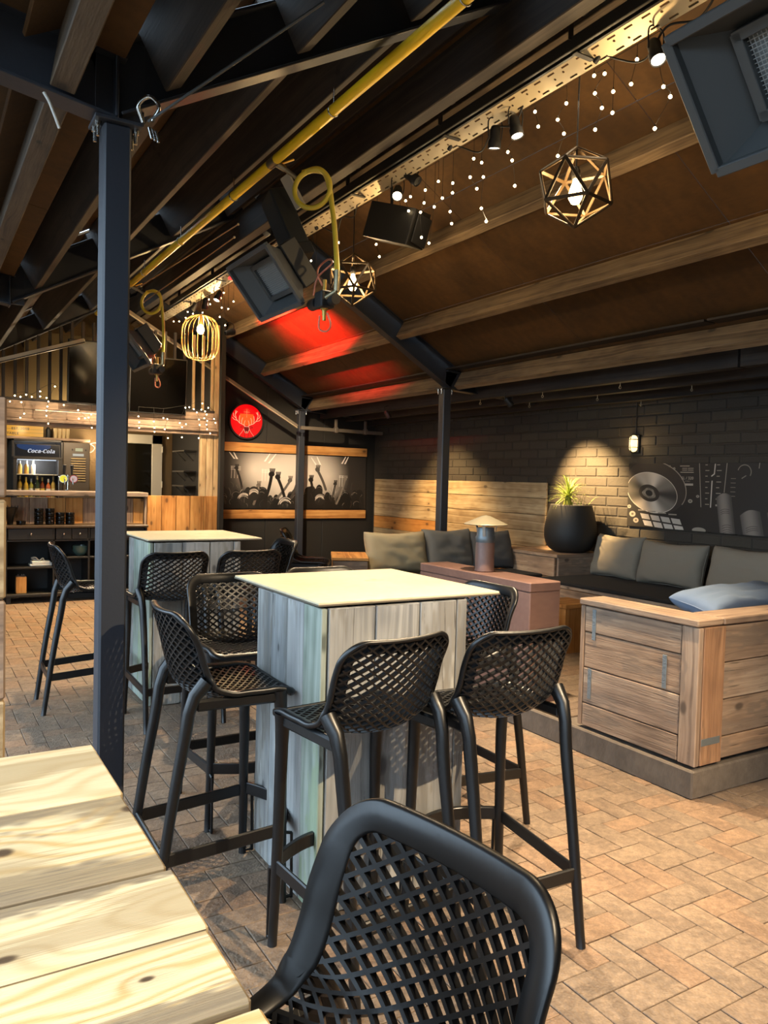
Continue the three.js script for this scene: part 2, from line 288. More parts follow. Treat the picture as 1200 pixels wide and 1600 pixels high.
// ---------------------------------------------------------------- walls
{
  const w = thing('wall_right', 'dark painted brick wall behind the lounge and mixer poster', 'wall', [0, 0, 0], 0, null, 'structure');
  part('core', at(cbox(0.2, 3.0, 14.4, 0.001), 6.4005, 1.5, -3.7), mBrick[2], w);
  const bh = 0.104, bl = 0.31, gs = [0, 1, 2].map(() => cbox(0.02, bh - 0.013, bl - 0.013, 0.006)), half = cbox(0.02, bh - 0.013, bl / 2 - 0.013, 0.006), list = [];
  for (let r = 7; r < 23; r++) for (let c = 0; c < 26; c++) { const z = -2.95 - (c + (r % 2) * 0.5) * bl, y = (r + 0.5) * bh + 0.04; if (z < -10.6) continue; list.push([y, z, Math.hypot(z + 5.6, (y - 1.6) * 0.6) + (z < -7 && y < 1.5 ? 9 : 0)]); }
  list.sort((a, b) => a[2] - b[2]); const rest = [];
  list.forEach(([y, z], i) => { const g = pick(gs), x = 6.304 - R() * 0.003, rz = (R() - 0.5) * 0.015; if (i < 300) { const m = part('brick', g, pick(mBrick), w, [x, y, z]); m.rotation.set((R() - 0.5) * 0.012, rz, 0); } else rest.push(g.clone().translate(x, y, z)); });
  if (rest.length) part('brickwork', mergeGeometries(rest), mBrick[0], w).userData.kind = 'stuff';
}
{
  const w = thing('wall_back', 'black panelled wall carrying the concert crowd poster', 'wall', [0, 0, 0], 0, null, 'structure');
  for (let i = 0; i < 3; i++) part('panel', at(cbox(0.935, 4.3, 0.1, 0.004, 1), 3.98 + i * 0.94, 2.15, -10.87), mBlackWall, w);
  const s = thing('wall_bar_side', 'black side wall of the bar behind the timber column', 'wall', [0, 0, 0], 0, null, 'structure');
  part('panel', at(cbox(0.06, 4.3, 2.3, 0.003), 3.54, 2.15, -11.3), mBlackWall, s);
  const b = thing('wall_bar_back', 'brown rendered rear wall inside the bar', 'wall', [0, 0, 0], 0, null, 'structure');
  part('panel', at(cbox(6.6, 4.4, 0.1, 0.003), 0.3, 2.2, -12.5), std(0x6b5636, 0.8, 0, { bumpMap: fineBump, bumpScale: 0.002 }), b);
  const l = thing('wall_left', 'dark side wall left of the bar beyond the open side', 'wall', [0, 0, 0], 0, null, 'structure'); part('panel', at(cbox(0.1, 3.2, 6.2, 0.003), -1.0, 1.6, -9.45), mBlackWall, l);
  const n = thing('wall_near', 'dark wall closing the terrace behind the photographer', 'wall', [0, 0, 0], 0, null, 'structure');
  part('panel', at(cbox(7.4, 4.4, 0.1, 0.003), 2.7, 2.2, 3.45), mBlackWall, n);
}

// ---------------------------------------------------------------- lounge: platform, benches, cushions
{
  const p = thing('platform', 'raised concrete plinth carrying the lounge benches', 'platform', [0, 0, 0], 0, null, 'structure');
  part('kerb', at(cbox(3.1, 0.14, 4.7, 0.008, 0), 4.75, 0.069, -4.74), mConcrete, p);
  const a = 0.105;
  const gs = [0, 1, 2].map(() => cbox(2 * a - 0.005, 0.02, a - 0.005, 0.004)), rest = [];
  for (let i = 0; i < 9; i++) for (let j = 0; j < 34; j++) { const g = pick(gs), x = 3.36 + (i + (j % 2) * 0.5) * 2 * a, z = -3.3 - (j + 0.5) * a; if (j < 14) part('paver', g, pick(mPave), p, [x, 0.136 + R() * 0.002, z]); else rest.push(g.clone().translate(x, 0.137, z)); }
  part('paving', mergeGeometries(rest), mPave[0], p).userData.kind = 'stuff';
}
// boards stacked on a vertical face. axis 'z': the face runs along z, otherwise along x
function boards(parent, axis, a0, a1, fixed, y0, rows, th, mats, name = 'plank') {
  let y = y0; for (const h of rows) { const L = a1 - a0, g = axis === 'z' ? cbox(th, h - 0.005, Math.abs(L), 0.004, 2) : cbox(Math.abs(L), h - 0.005, th, 0.004, 0); const j = (R() - 0.5) * 0.004; part(name, g, pick(mats), parent, axis === 'z' ? [fixed + j, y + h / 2, (a0 + a1) / 2] : [(a0 + a1) / 2, y + h / 2, fixed + j]); y += h; }
}
{
  const b = thing('lounge_bench', 'near reclaimed plank bench whose corner faces the camera', 'bench');
  boards(b, 'z', -2.50, -3.14, 3.235, 0.155, [0.13, 0.20, 0.20, 0.145], 0.03, wScaf);
  part('corner_post', at(cbox(0.035, 0.675, 0.10, 0.004, 1), 3.235, 0.4925, -2.445), wScaf[0], b);
  part('corner_post', at(cbox(0.035, 0.675, 0.03, 0.004, 1), 3.235, 0.4925, -3.158), wScaf[2], b);
  part('corner_board', at(cbox(0.160, 0.675, 0.03, 0.004, 1), 3.337, 0.4925, -2.408), wCorner, b);
  boards(b, 'x', 3.422, 5.3, -2.415, 0.165, [0.11, 0.185, 0.185, 0.185], 0.03, wScaf);
  boards(b, 'x', 3.27, 5.2, -3.14, 0.14, [0.2, 0.2], 0.03, wScaf);
  part('top_rail', at(cbox(0.19, 0.035, 0.78, 0.006, 2), 3.30, 0.853, -2.785), wScaf[1], b);
  part('top_rail', at(cbox(1.9, 0.035, 0.19, 0.006, 0), 4.35, 0.853, -2.485), wScaf[1], b);
  part('inner_panel', at(cbox(0.03, 0.66, 0.6, 0.004, 2), 3.385, 0.49, -2.83), wScaf[1], b);
  part('inner_panel', at(cbox(1.9, 0.66, 0.03, 0.004, 0), 4.35, 0.49, -2.56), wScaf[1], b);
  part('seat', at(cbox(1.85, 0.035, 0.6, 0.005, 0), 4.33, 0.52, -2.86), wScaf[1], b);
  for (const [z, y] of [[-3.07, 0.732], [-2.59, 0.58], [-3.09, 0.40]]) part('metal_strip', at(cbox(0.004, 0.17, 0.026, 0.001), 3.2175, y, z), mGalvStrip(), b);
  part('metal_strip', at(cbox(0.14, 0.035, 0.004, 0.001), 3.33, 0.27, -2.393), mGalvStrip(), b);
  const r = thing('lounge_bench', 'long plank bench with black seat pad along the brick wall', 'bench');
  boards(r, 'z', -3.18, -5.84, 5.26, 0.14, [0.19, 0.19], 0.03, wScaf);
  part('seat', at(cbox(0.98, 0.03, 2.66, 0.004, 2), 5.76, 0.535, -4.51), wScaf[0], r);
  const c = thing('plank_box', 'square plank box carrying the planter pot in the corner', 'box');
  boards(c, 'x', 5.6, 6.28, -5.87, 0.14, [0.22, 0.20, 0.20], 0.03, wScaf);
  boards(c, 'z', -5.9, -6.75, 5.6, 0.14, [0.22, 0.20, 0.20], 0.03, [wOrange[0], wScaf[2]]);
  part('lid', at(cbox(0.72, 0.035, 0.92, 0.005, 2), 5.93, 0.7775, -6.31), wScaf[2], c);
  const bb = thing('lounge_bench', 'far plank bench with beige and grey back cushions', 'bench');
  boards(bb, 'x', 3.97, 5.56, -5.95, 0.14, [0.19, 0.19], 0.03, wScaf);
  part('seat', at(cbox(1.59, 0.03, 0.78, 0.004, 0), 4.765, 0.535, -6.33), wScaf[1], bb);
  boards(bb, 'x', 3.97, 5.56, -6.74, 0.14, [0.21, 0.21, 0.21], 0.03, wScaf);
  part('top_rail', at(cbox(1.59, 0.03, 0.16, 0.004, 0), 4.765, 0.79, -6.78), wOrange[0], bb);
  const e = thing('plank_box', 'narrow plank box at the open end of the far bench', 'box', [3.62, 0.14, -6.66], -0.46);
  boards(e, 'z', -0.26, 0.26, -0.15, 0, [0.2, 0.2, 0.2], 0.028, wOrange); boards(e, 'z', -0.26, 0.26, 0.15, 0, [0.2, 0.2, 0.2], 0.028, wScaf);
  boards(e, 'x', -0.165, 0.165, 0.275, 0, [0.2, 0.2, 0.2], 0.028, wScaf); part('lid', at(cbox(0.35, 0.03, 0.6, 0.005, 2), 0, 0.617, 0), wOrange[0], e);
  const s = thing('plank_stool', 'low wooden box stool beside the brown steel fire table', 'stool', [4.62, 0.14, -4.72]);
  for (const x of [-0.14, 0.14]) part('side_panel', at(cbox(0.03, 0.37, 0.3, 0.004, 1), x, 0.185, 0), wOrange[0], s);
  for (const z of [-0.135, 0.135]) part('side_panel', at(cbox(0.25, 0.37, 0.03, 0.004, 1), 0, 0.185, z), wOrange[1], s);
  part('seat', at(cbox(0.33, 0.035, 0.33, 0.005, 0), 0, 0.3875, 0), wOrange[2], s);
  // plank panelling on the wall beside the bench
  const pw = thing('wall_panelling', 'pale horizontal plank panelling on the wall behind the planter', 'panelling', [0, 0, 0], 0, null, 'structure');
  for (const [z0, z1] of [[-6.78, -8.85], [-8.86, -10.72]]) boards(pw, 'z', z0, z1, 6.27, 0.38, [0.19, 0.19, 0.19, 0.195, 0.195, 0.185], 0.028, [...wPale, wOrange[2]]);
}
function mGalvStrip() { return mGalvStrip.m ??= std(0x7f8688, 0.5, 0.6, { bumpMap: fineBump, bumpScale: 0.002 }); }
// soft cushion: w x h across, t thick; lies in the xy plane facing +z, base at y = 0
function cushionGeo(w, h, t, seed, sag = 0.02) {
  const n = 26, pos = [], idx = [], uv = [];
  for (let s = 0; s < 2; s++) for (let j = 0; j <= n; j++) for (let i = 0; i <= n; i++) {
    const a = Math.sin((i / n - 0.5) * Math.PI), b = Math.sin((j / n - 0.5) * Math.PI), e = Math.pow(Math.max(0, (1 - Math.pow(Math.abs(a), 4.5)) * (1 - Math.pow(Math.abs(b), 4.5))), 0.42);
    const pin = 1 - 0.05 * (1 - Math.abs(b)) * Math.pow(Math.abs(a), 6), pinb = 1 - 0.06 * (1 - Math.abs(a)) * Math.pow(Math.abs(b), 6);
    const wr = (vnoise(a * 3 + 9, b * 5 + 9, 97, 97, seed) - 0.5) * 0.020 + (vnoise(a * 9 + 9, b * 4 + 9, 97, 97, seed + 1) - 0.5) * 0.008;
    pos.push(a * w / 2 * pin, h / 2 + b * h / 2 * pinb - sag * (1 + b) * (1 - a * a) * 0.5 + wr * 0.4 * (1 - e), (s ? -1 : 1) * (e * t / 2 + wr * e));
    uv.push(a * w / 2 + 1, b * h / 2 + 1);
  }
  const q = (n + 1) * (n + 1);
  for (let s = 0; s < 2; s++) for (let j = 0; j < n; j++) for (let i = 0; i < n; i++) { const a = s * q + j * (n + 1) + i, b = a + 1, c = a + n + 1, d = c + 1; s ? idx.push(a, c, b, b, c, d) : idx.push(a, b, c, b, d, c); }
  const g = new THREE.BufferGeometry(); g.setAttribute('position', new THREE.Float32BufferAttribute(pos, 3)); g.setAttribute('uv', new THREE.Float32BufferAttribute(uv, 2)); g.setIndex(idx); g.computeVertexNormals(); return g;
}
{
  const taupe = fabric(0x7d7567), grey = fabric(0x605f5b), beige = fabric(0xa39678), blue = fabric(0x64748a), dark = fabric(0x4b4b4b), black = fabric(0x201e1c);
  function cushion(label, w, h, t, mat, pos, ry, lean, seed, group) {
    const o = thing('cushion', label, 'cushion', pos, ry, group);
    const m = part('cover', cushionGeo(w, h, t, seed), mat, o); m.rotation.x = -lean;
    // piped seam round the edge
    const pts = []; for (let k = 0; k < 40; k++) { const f = k / 40 * Math.PI * 2, c = Math.cos(f), s = Math.sin(f), r = 1 / Math.pow(Math.pow(Math.abs(c), 8) + Math.pow(Math.abs(s), 8), 1 / 8); const a = c * r, b = s * r; pts.push(V(a * w / 2 * (1 - 0.05 * (1 - Math.abs(b)) * Math.pow(Math.abs(a), 6)), h / 2 + b * h / 2 * (1 - 0.06 * (1 - Math.abs(a)) * Math.pow(Math.abs(b), 6)) - 0.02 * (1 + b) * (1 - a * a) * 0.5, 0)); }
    part('seam', tube(pts, 0.004, 80, 5, true), mat, m);
    return o;
  }
  const W = -Math.PI / 2;
  cushion('grey taupe back cushion next to the planter box', 0.60, 0.44, 0.18, taupe, [6.0, 0.589, -5.50], W, 0.28, 3, 'back cushions on the wall bench');
  cushion('taupe back cushion below the turntable in the poster', 0.72, 0.42, 0.20, taupe, [5.99, 0.589, -4.83], W, 0.26, 4, 'back cushions on the wall bench');
  cushion('taupe back cushion below the fingers in the poster', 0.70, 0.43, 0.20, taupe, [5.98, 0.589, -4.06], W, 0.26, 5, 'back cushions on the wall bench');
  cushion('taupe back cushion at the right edge of the picture', 0.66, 0.43, 0.20, taupe, [5.98, 0.589, -3.36], W, 0.26, 15, 'back cushions on the wall bench');
  cushion('beige back cushion beside the narrow plank box', 0.70, 0.42, 0.2, beige, [4.12, 0.588, -6.55], 0, 0.24, 6, 'back cushions on the far bench');
  cushion('grey back cushion in front of the steel post', 0.60, 0.44, 0.2, grey, [4.75, 0.588, -6.55], 0, 0.24, 7, 'back cushions on the far bench');
  cushion('dark grey back cushion behind the stove pipe', 0.58, 0.42, 0.18, dark, [5.29, 0.588, -6.53], 0, 0.26, 8, 'back cushions on the far bench');
  const bc = cushion('blue grey cushion lying on the near bench back rail', 0.92, 0.30, 0.17, blue, [4.09, 0.825, -2.63], 0.05, 1.36, 9);
  const pad = thing('seat_pad', 'thin black seat pad on the bench along the brick wall', 'seat pad', [5.68, 0.551, -4.50]);
  part('cover', new RoundedBoxGeometry(0.84, 0.036, 2.6, 4, 0.016).translate(0, 0.018, 0), black, pad);
  const pad2 = thing('seat_pad', 'black seat pad on the far bench behind the fire table', 'seat pad', [4.75, 0.551, -6.25]);
  part('cover', new RoundedBoxGeometry(1.56, 0.036, 0.5, 4, 0.016).translate(0, 0.018, 0), black, pad2);
}
// planter and yucca
{
  const p = thing('planter_pot', 'large dark ribbed planter pot on the corner box', 'planter', [5.95, 0.796, -6.06]);
  const pts = [[0.001, 0], [0.15, 0], [0.17, 0.008]]; for (let i = 0; i <= 44; i++) { const t = i / 44; const r = 0.17 + 0.095 * Math.sin(Math.PI * Math.pow(t, 0.62) * 0.93) - 0.0 + 0.02 * t; pts.push([r + (i % 2) * 0.004, 0.012 + t * 0.49]); }
  pts.push([0.175, 0.50], [0.17, 0.46], [0.001, 0.455]);
  part('pot', lathe(pts, 40), std(0x1d1c1a, 0.6), p); part('soil', new THREE.CylinderGeometry(0.17, 0.17, 0.01, 24).translate(0, 0.463, 0), std(0x2a2018, 0.95), p);
  const y = thing('yucca_plant', 'spiky yellow green yucca growing from the dark planter', 'plant', [5.90, 1.262, -6.06]);
  const leafM = [0x7f8f3a, 0x93a048, 0x6d7c30].map((c) => std(c, 0.6)), r = rng(77);
  part('trunk', lathe([[0.001, 0], [0.055, 0], [0.04, 0.06], [0.032, 0.12], [0.001, 0.14]], 10), std(0x9a9a34, 0.8), y);
  function leaf(len, az, el, wd) {
    const n = 7, pos = [], idx = []; for (let i = 0; i <= n; i++) { const t = i / n, e = el - t * t * 1.0, ww = wd * (1 - Math.pow(t, 1.6)) * 0.5 + 0.0006; let d = 0, h = 0; for (let k = 0; k < i; k++) { const ek = el - (k / n) * (k / n) * 1.0; d += Math.cos(ek) * len / n; h += Math.sin(ek) * len / n; } pos.push(d, h, -ww, d, h - ww * 0.4, 0, d, h, ww); }
    for (let i = 0; i < n; i++) { const a = i * 3; idx.push(a, a + 1, a + 3, a + 1, a + 4, a + 3, a + 1, a + 2, a + 4, a + 2, a + 5, a + 4); }
    const g = new THREE.BufferGeometry(); g.setAttribute('position', new THREE.Float32BufferAttribute(pos, 3)); g.setIndex(idx); g.rotateY(az); g.computeVertexNormals(); return g;
  }
  const lg = new THREE.MeshStandardMaterial({ side: THREE.DoubleSide });
  leafM.forEach((m) => { m.side = THREE.DoubleSide; });
  for (let i = 0; i < 170; i++) part('leaf', leaf(0.19 + r() * 0.10, r() * 6.28, -0.45 + r() * 1.95, 0.0075), pick(leafM), y, [0, 0.10 + r() * 0.04, 0]);
  for (let i = 0; i < 16; i++) part('leaf', leaf(0.16 + r() * 0.1, r() * 6.28, 0.8 + r() * 0.6, 0.005), leafM[1], y, [(r() - 0.3) * 0.2, 0.0, (r() - 0.2) * 0.2]);
}
// brown steel fire table with stove pipe
{
  const t = thing('fire_table', 'brown painted steel box table in front of the lounge', 'fire table', [3.33, 0.14, -4.19]);
  part('body', at(cbox(0.25, 0.70, 1.21, 0.006), 0, 0.35, 0), mBrownSteel, t); part('top', at(cbox(0.252, 0.06, 1.212, 0.006), 0, 0.731, 0), mBrownSteel, t);
  const c = thing('stove_pipe', 'short brown stove pipe with conical rain cap on the fire table', 'stove pipe', [3.32, 0.90, -4.18]);
  part('pipe', lathe([[0.001, 0], [0.068, 0], [0.068, 0.012], [0.064, 0.014], [0.064, 0.22], [0.001, 0.22]], 28), mBrownSteel, c);
  part('collar', lathe([[0.055, 0.20], [0.066, 0.20], [0.067, 0.235], [0.06, 0.245], [0.058, 0.30], [0.05, 0.30]], 28), std(0x6f7679, 0.45, 0.6), c);
  for (const f of [0.3, 2.4, 4.5]) part('cap_bracket', bar(V(Math.cos(f) * 0.06, 0.24, Math.sin(f) * 0.06), V(Math.cos(f) * 0.085, 0.335, Math.sin(f) * 0.085), 0.02, 0.003), std(0xb9b7ae, 0.4, 0.6), c);
  part('rain_cap', lathe([[0.001, 0.326], [0.145, 0.318], [0.147, 0.326], [0.03, 0.378], [0.001, 0.384]], 28), std(0xa39a83, 0.45, 0.5), c);
}

// ---------------------------------------------------------------- high tables
function highTable(x, z, label, group) {
  const t = thing('high_table', label, 'high table', [x, 0, z], 0, group);       // origin: near left corner of the box
  const w = 0.61, d = 0.57, top = 1.068, th = 0.022;
  const col = (name, n, total, f) => { const s = total / n; for (let i = 0; i < n; i++) f(i, s); };
  col('l', 4, d, (i, s) => part('plank', at(cbox(th, top - 0.01, s - 0.004, 0.003, 1), 0.011, top / 2, -s * (i + 0.5)), i === 3 ? wGrey[1] : pick([wGreen[0], wGrey[0], wGreen[3], wGrey[3]]), t));
  let xs = 0.026; for (const s of [0.185, 0.185, 0.165, 0.045]) { part('plank', at(cbox(s - 0.005, top - 0.01, th, 0.003, 1), xs + s / 2, top / 2, -0.011 + (R() - 0.5) * 0.004), pick([wGrey[1], wGrey[2], wGrey[0]]), t); xs += s; }
  col('r', 3, d, (i, s) => part('plank', at(cbox(th, top - 0.01, s - 0.004, 0.003, 1), w - 0.011, top / 2, -s * (i + 0.5)), pick(wGrey), t));
  col('b', 3, w - 0.05, (i, s) => part('plank', at(cbox(s - 0.004, top - 0.01, th, 0.003, 1), 0.025 + s * (i + 0.5), top / 2, -d + 0.011), pick(wGrey), t));
  const g = cbox(0.775, 0.014, 0.80, 0.002, 0, [0, 0]); const p = g.attributes.position, uv = g.attributes.uv; for (let i = 0; i < p.count; i++) uv.setXY(i, p.getX(i) / 0.775 + 0.5, p.getZ(i) / 0.8 + 0.5);
  const tp = part('tabletop', g, mHPL, t, [0.375, 1.078, -0.40]);
  part('edge_band', [at(cbox(0.777, 0.006, 0.004, 0.001), 0, -0.003, 0.4005), at(cbox(0.777, 0.006, 0.004, 0.001), 0, -0.003, -0.4005), at(cbox(0.004, 0.006, 0.8, 0.001), -0.3885, -0.003, 0), at(cbox(0.004, 0.006, 0.8, 0.001), 0.3885, -0.003, 0)], mEdge, tp);
  return t;
}
highTable(1.17, -2.335, 'weathered plank high table with cream top ringed by five stools', 'plank high tables');
highTable(1.285, -5.03, 'farther weathered plank high table with cream top beyond the first', 'plank high tables');

// ---------------------------------------------------------------- bar stools
function makeStool() {
  const t = thing('bar_stool', '', 'stool'); t.userData.base = 'bar_stool';
  const prof = new THREE.CatmullRomCurve3([V(0, 0.728, -0.268), V(0, 0.748, -0.255), V(0, 0.755, -0.20), V(0, 0.747, -0.10), V(0, 0.742, -0.01), V(0, 0.750, 0.055), V(0, 0.785, 0.100), V(0, 0.85, 0.125), V(0, 0.94, 0.146), V(0, 1.045, 0.170)], false, 'centripetal');
  prof.arcLengthDivisions = 400; const Ls = prof.getLength();
  const lerpT = (tab, f) => { for (let i = 1; i < tab.length; i++) if (f <= tab[i][0]) { const [a, p] = tab[i - 1], [b, q] = tab[i]; const t = (f - a) / (b - a), u = t * t * (3 - 2 * t); return p + (q - p) * u; } return tab[tab.length - 1][1]; };
  const kTab = [[0, 0.0], [0.15, 0.35], [0.32, 0.55], [0.62, 1.5], [0.76, 1.42], [1, 0.85]], wTab = [[0, 0.212], [0.3, 0.218], [0.5, 0.222], [0.7, 0.215], [1, 0.212]];
  const base = (s) => { const f = clamp(s / Ls); const p = prof.getPointAt(f), q = prof.getTangentAt(f); return [p, V(0, q.z, -q.y), f]; };     // normal points to the sitter
  const map = (w, s, n = 0) => { const [p, nn, f] = base(s); const k = lerpT(kTab, f), d = k * w * w + n; const x = w * (1 - 0.5 * k * Math.abs(w) * 0.18); return V(x, p.y + nn.y * d, p.z + nn.z * d); };
  // outline in (w, s): rounded, half-width from wTab
  const out = [], rTop = 0.085, rBot = 0.055, N = 14;
  const side = [];
  for (let i = 0; i <= N; i++) { const f = i / N * Math.PI / 2; side.push([rBot * (Math.sin(f) - 1), rBot * (1 - Math.cos(f)), 0]); }
  for (let i = 1; i < 34; i++) side.push([0, rBot + (Ls - rBot - rTop) * i / 34, 1]);
  for (let i = 0; i <= N; i++) { const f = i / N * Math.PI / 2; side.push([rTop * (Math.cos(f) - 1), Ls - rTop + rTop * Math.sin(f), 2]); }
  const half = side.map(([dw, s]) => [lerpT(wTab, s / Ls) + dw, s]);
  for (const p of half) out.push(p);
  for (let i = 1; i < 10; i++) { const a = half[half.length - 1][0]; out.push([a * (1 - 2 * i / 10), Ls]); }
  for (const p of [...half].reverse()) out.push([-p[0], p[1]]);
  for (let i = 1; i < 10; i++) { const a = half[0][0]; out.push([-a * (1 - 2 * i / 10), 0]); }
  const M = out.length;
  const inner = (rw) => out.map((p, i) => { const a = out[(i + M - 1) % M], b = out[(i + 1) % M]; let tx = b[0] - a[0], ty = b[1] - a[1]; const l = Math.hypot(tx, ty); tx /= l; ty /= l; const f = p[1] / Ls, r = rw * lerpT([[0, 0.62], [0.35, 0.74], [0.72, 1.0], [1, 1]], f); return [p[0] - ty * r, p[1] + tx * r]; });
  const RW = 0.046, inn = inner(RW), mid = inner(RW * 0.5), oin = inner(RW * 0.1), iin = inner(RW * 0.2), lip = inner(RW * 0.26), i9 = inner(RW * 0.92);
  const rings = [[out, -0.002], [oin, 0.006], [mid, 0.008], [i9, 0.006], [inn, 0.001], [inn, -0.002], [mid, -0.002], [lip, -0.003], [lip, -0.012], [oin, -0.014], [out, -0.009]];
  { const pos = [], idx = [], K = rings.length; for (let i = 0; i < M; i++) for (const [o, n] of rings) { const p = map(o[i][0], o[i][1], n); pos.push(p.x, p.y, p.z); }
    for (let i = 0; i < M; i++) for (let k = 0; k < K; k++) { const a = i * K + k, b = i * K + (k + 1) % K, c = ((i + 1) % M) * K + k, d = ((i + 1) % M) * K + (k + 1) % K; idx.push(a, c, b, b, c, d); }
    const g = new THREE.BufferGeometry(); g.setAttribute('position', new THREE.Float32BufferAttribute(pos, 3)); g.setAttribute('uv', new THREE.Float32BufferAttribute(new Float32Array(pos.length / 3 * 2).map((_, i) => pos[Math.floor(i / 2) * 3 + (i % 2 ? 1 : 0)]), 2)); g.setIndex(idx); g.computeVertexNormals(); part('rim', g, mPlastic, t); }
  // lattice strands
  const poly = iin, inside = (w, s) => { let c = false; for (let i = 0, j = M - 1; i < M; j = i++) { const [xi, yi] = poly[i], [xj, yj] = poly[j]; if ((yi > s) !== (yj > s) && w < (xj - xi) * (s - yi) / (yj - yi) + xi) c = !c; } return c; };
  const strands = [], pitch = 0.0242, an = 0.95, ws = 0.0033, ds = 0.0062;
  for (const sg of [-1, 1]) { const dx = Math.sin(an) * sg, dy = Math.cos(an), nx = dy, ny = -dx;
    for (let q = -45; q < 60; q++) { const off = (q + (sg > 0 ? 0 : 0)) * pitch; let run = [];
      const flush = () => { if (run.length > 2) strands.push(run); run = []; };
      for (let l = -0.9; l < 0.9; l += 0.012) { const w = nx * off + dx * l, s = ny * off + dy * l + 0.1; if (inside(w, s)) run.push([w, s, nx, ny]); else flush(); } flush(); } }
  const pos = [], idx = [];
  for (const run of strands) { const b0 = pos.length / 3; run.forEach(([w, s, nx, ny]) => { for (const [a, n] of [[ws, 0.0015], [-ws, 0.0015], [-ws * 0.85, -0.0115], [ws * 0.85, -0.0115]]) { const p = map(w + nx * a, s + ny * a, n - 0.002); pos.push(p.x, p.y, p.z); } });
    for (let i = 0; i + 1 < run.length; i++) for (let k = 0; k < 4; k++) { const a = b0 + i * 4 + k, b = b0 + i * 4 + (k + 1) % 4; idx.push(a, b, a + 4, b, b + 4, a + 4); } }
  { let g = new THREE.BufferGeometry(); g.setAttribute('position', new THREE.Float32BufferAttribute(pos, 3)); g.setIndex(idx); g = g.toNonIndexed(); g.computeVertexNormals(); boxUV(g, 1); part('lattice', g, mPlastic, t); }
  // legs
  const leg = (pts) => { const c = new THREE.CatmullRomCurve3(pts.map((p) => V(p[0], p[1], p[2])), false, 'centripetal'), n = 14, rs = 10, P = [], I = [], fr = c.computeFrenetFrames(n); for (let i = 0; i <= n; i++) { const f = i / n, p = c.getPointAt(f), r = lerpT([[0, 0.026], [0.12, 0.021], [0.6, 0.018], [1, 0.0155]], f); for (let k = 0; k < rs; k++) { const a = k / rs * Math.PI * 2, o = fr.normals[i].clone().multiplyScalar(Math.cos(a) * r).addScaledVector(fr.binormals[i], Math.sin(a) * r); P.push(p.x + o.x, p.y + o.y, p.z + o.z); } } for (let i = 0; i < n; i++) for (let k = 0; k < rs; k++) { const a = i * rs + k, b = i * rs + (k + 1) % rs; I.push(a, b, a + rs, b, b + rs, a + rs); } const cb = P.length / 3; const e = pts[pts.length - 1]; P.push(...e); for (let k = 0; k < rs; k++) I.push(cb, n * rs + (k + 1) % rs, n * rs + k); const g = new THREE.BufferGeometry(); g.setAttribute('position', new THREE.Float32BufferAttribute(P, 3)); g.setIndex(I); g.computeVertexNormals(); const u = g.toNonIndexed(); boxUV(u, 1); return u; };
  for (const s of [-1, 1]) {
    const T = map(s * 0.207, 0.60 * Ls, -0.012), F = map(s * 0.196, 0.115 * Ls, -0.006);
    part('leg', leg([[T.x, T.y, T.z], [s * 0.197, T.y - 0.055, T.z + 0.045], [s * 0.192, 0.62, 0.130], [s * 0.192, 0.4, 0.168], [s * 0.197, 0.0, 0.225]]), mPlastic, t);
    part('leg', leg([[F.x, F.y, F.z], [s * 0.190, 0.66, -0.214], [s * 0.195, 0.3, -0.220], [s * 0.205, 0.0, -0.224]]), mPlastic, t);
    part('seat_rail', bar(V(s * 0.194, 0.738, 0.095), V(s * 0.190, 0.735, -0.21), 0.026, 0.04, V(0, 1, 0), 0.008), mPlastic, t);
    part('stretcher', bar(V(s * 0.196, 0.232, 0.192), V(s * 0.2, 0.262, -0.22), 0.013, 0.046, V(0, 1, 0), 0.004), mPlastic, t);
    part('foot_loop', [rod(V(s * 0.2, 0.012, -0.222), V(s * 0.2, 0.012, -0.262), 0.006), rod(V(s * 0.2, 0.006, -0.262), V(s * 0.2, 0.24, -0.258), 0.006), rod(V(s * 0.2, 0.24, -0.258), V(s * 0.2, 0.25, -0.222), 0.006)], mPlastic, t);
  }
  part('stretcher', bar(V(-0.19, 0.232, 0.195), V(0.19, 0.232, 0.195), 0.013, 0.046, V(0, 1, 0), 0.004), mPlastic, t);
  const sh = new THREE.Shape(), fx = (u) => -0.2 + 0.4 * u, fz = (u) => 0.222 + 0.075 * Math.sin(Math.PI * u);
  for (let i = 0; i <= 20; i++) { const u = i / 20; i ? sh.lineTo(fx(u), fz(u) + 0.007) : sh.moveTo(fx(u), fz(u) + 0.007); } for (let i = 20; i >= 0; i--) sh.lineTo(fx(i / 20), fz(i / 20) - 0.007);
  const arc = new THREE.ExtrudeGeometry(sh, { depth: 0.04, bevelEnabled: true, bevelSize: 0.002, bevelThickness: 0.003, bevelSegments: 1 }).rotateX(-Math.PI / 2).translate(0, 0.25, 0);
  part('foot_rest', arc, mPlastic, t);
  return t;
}
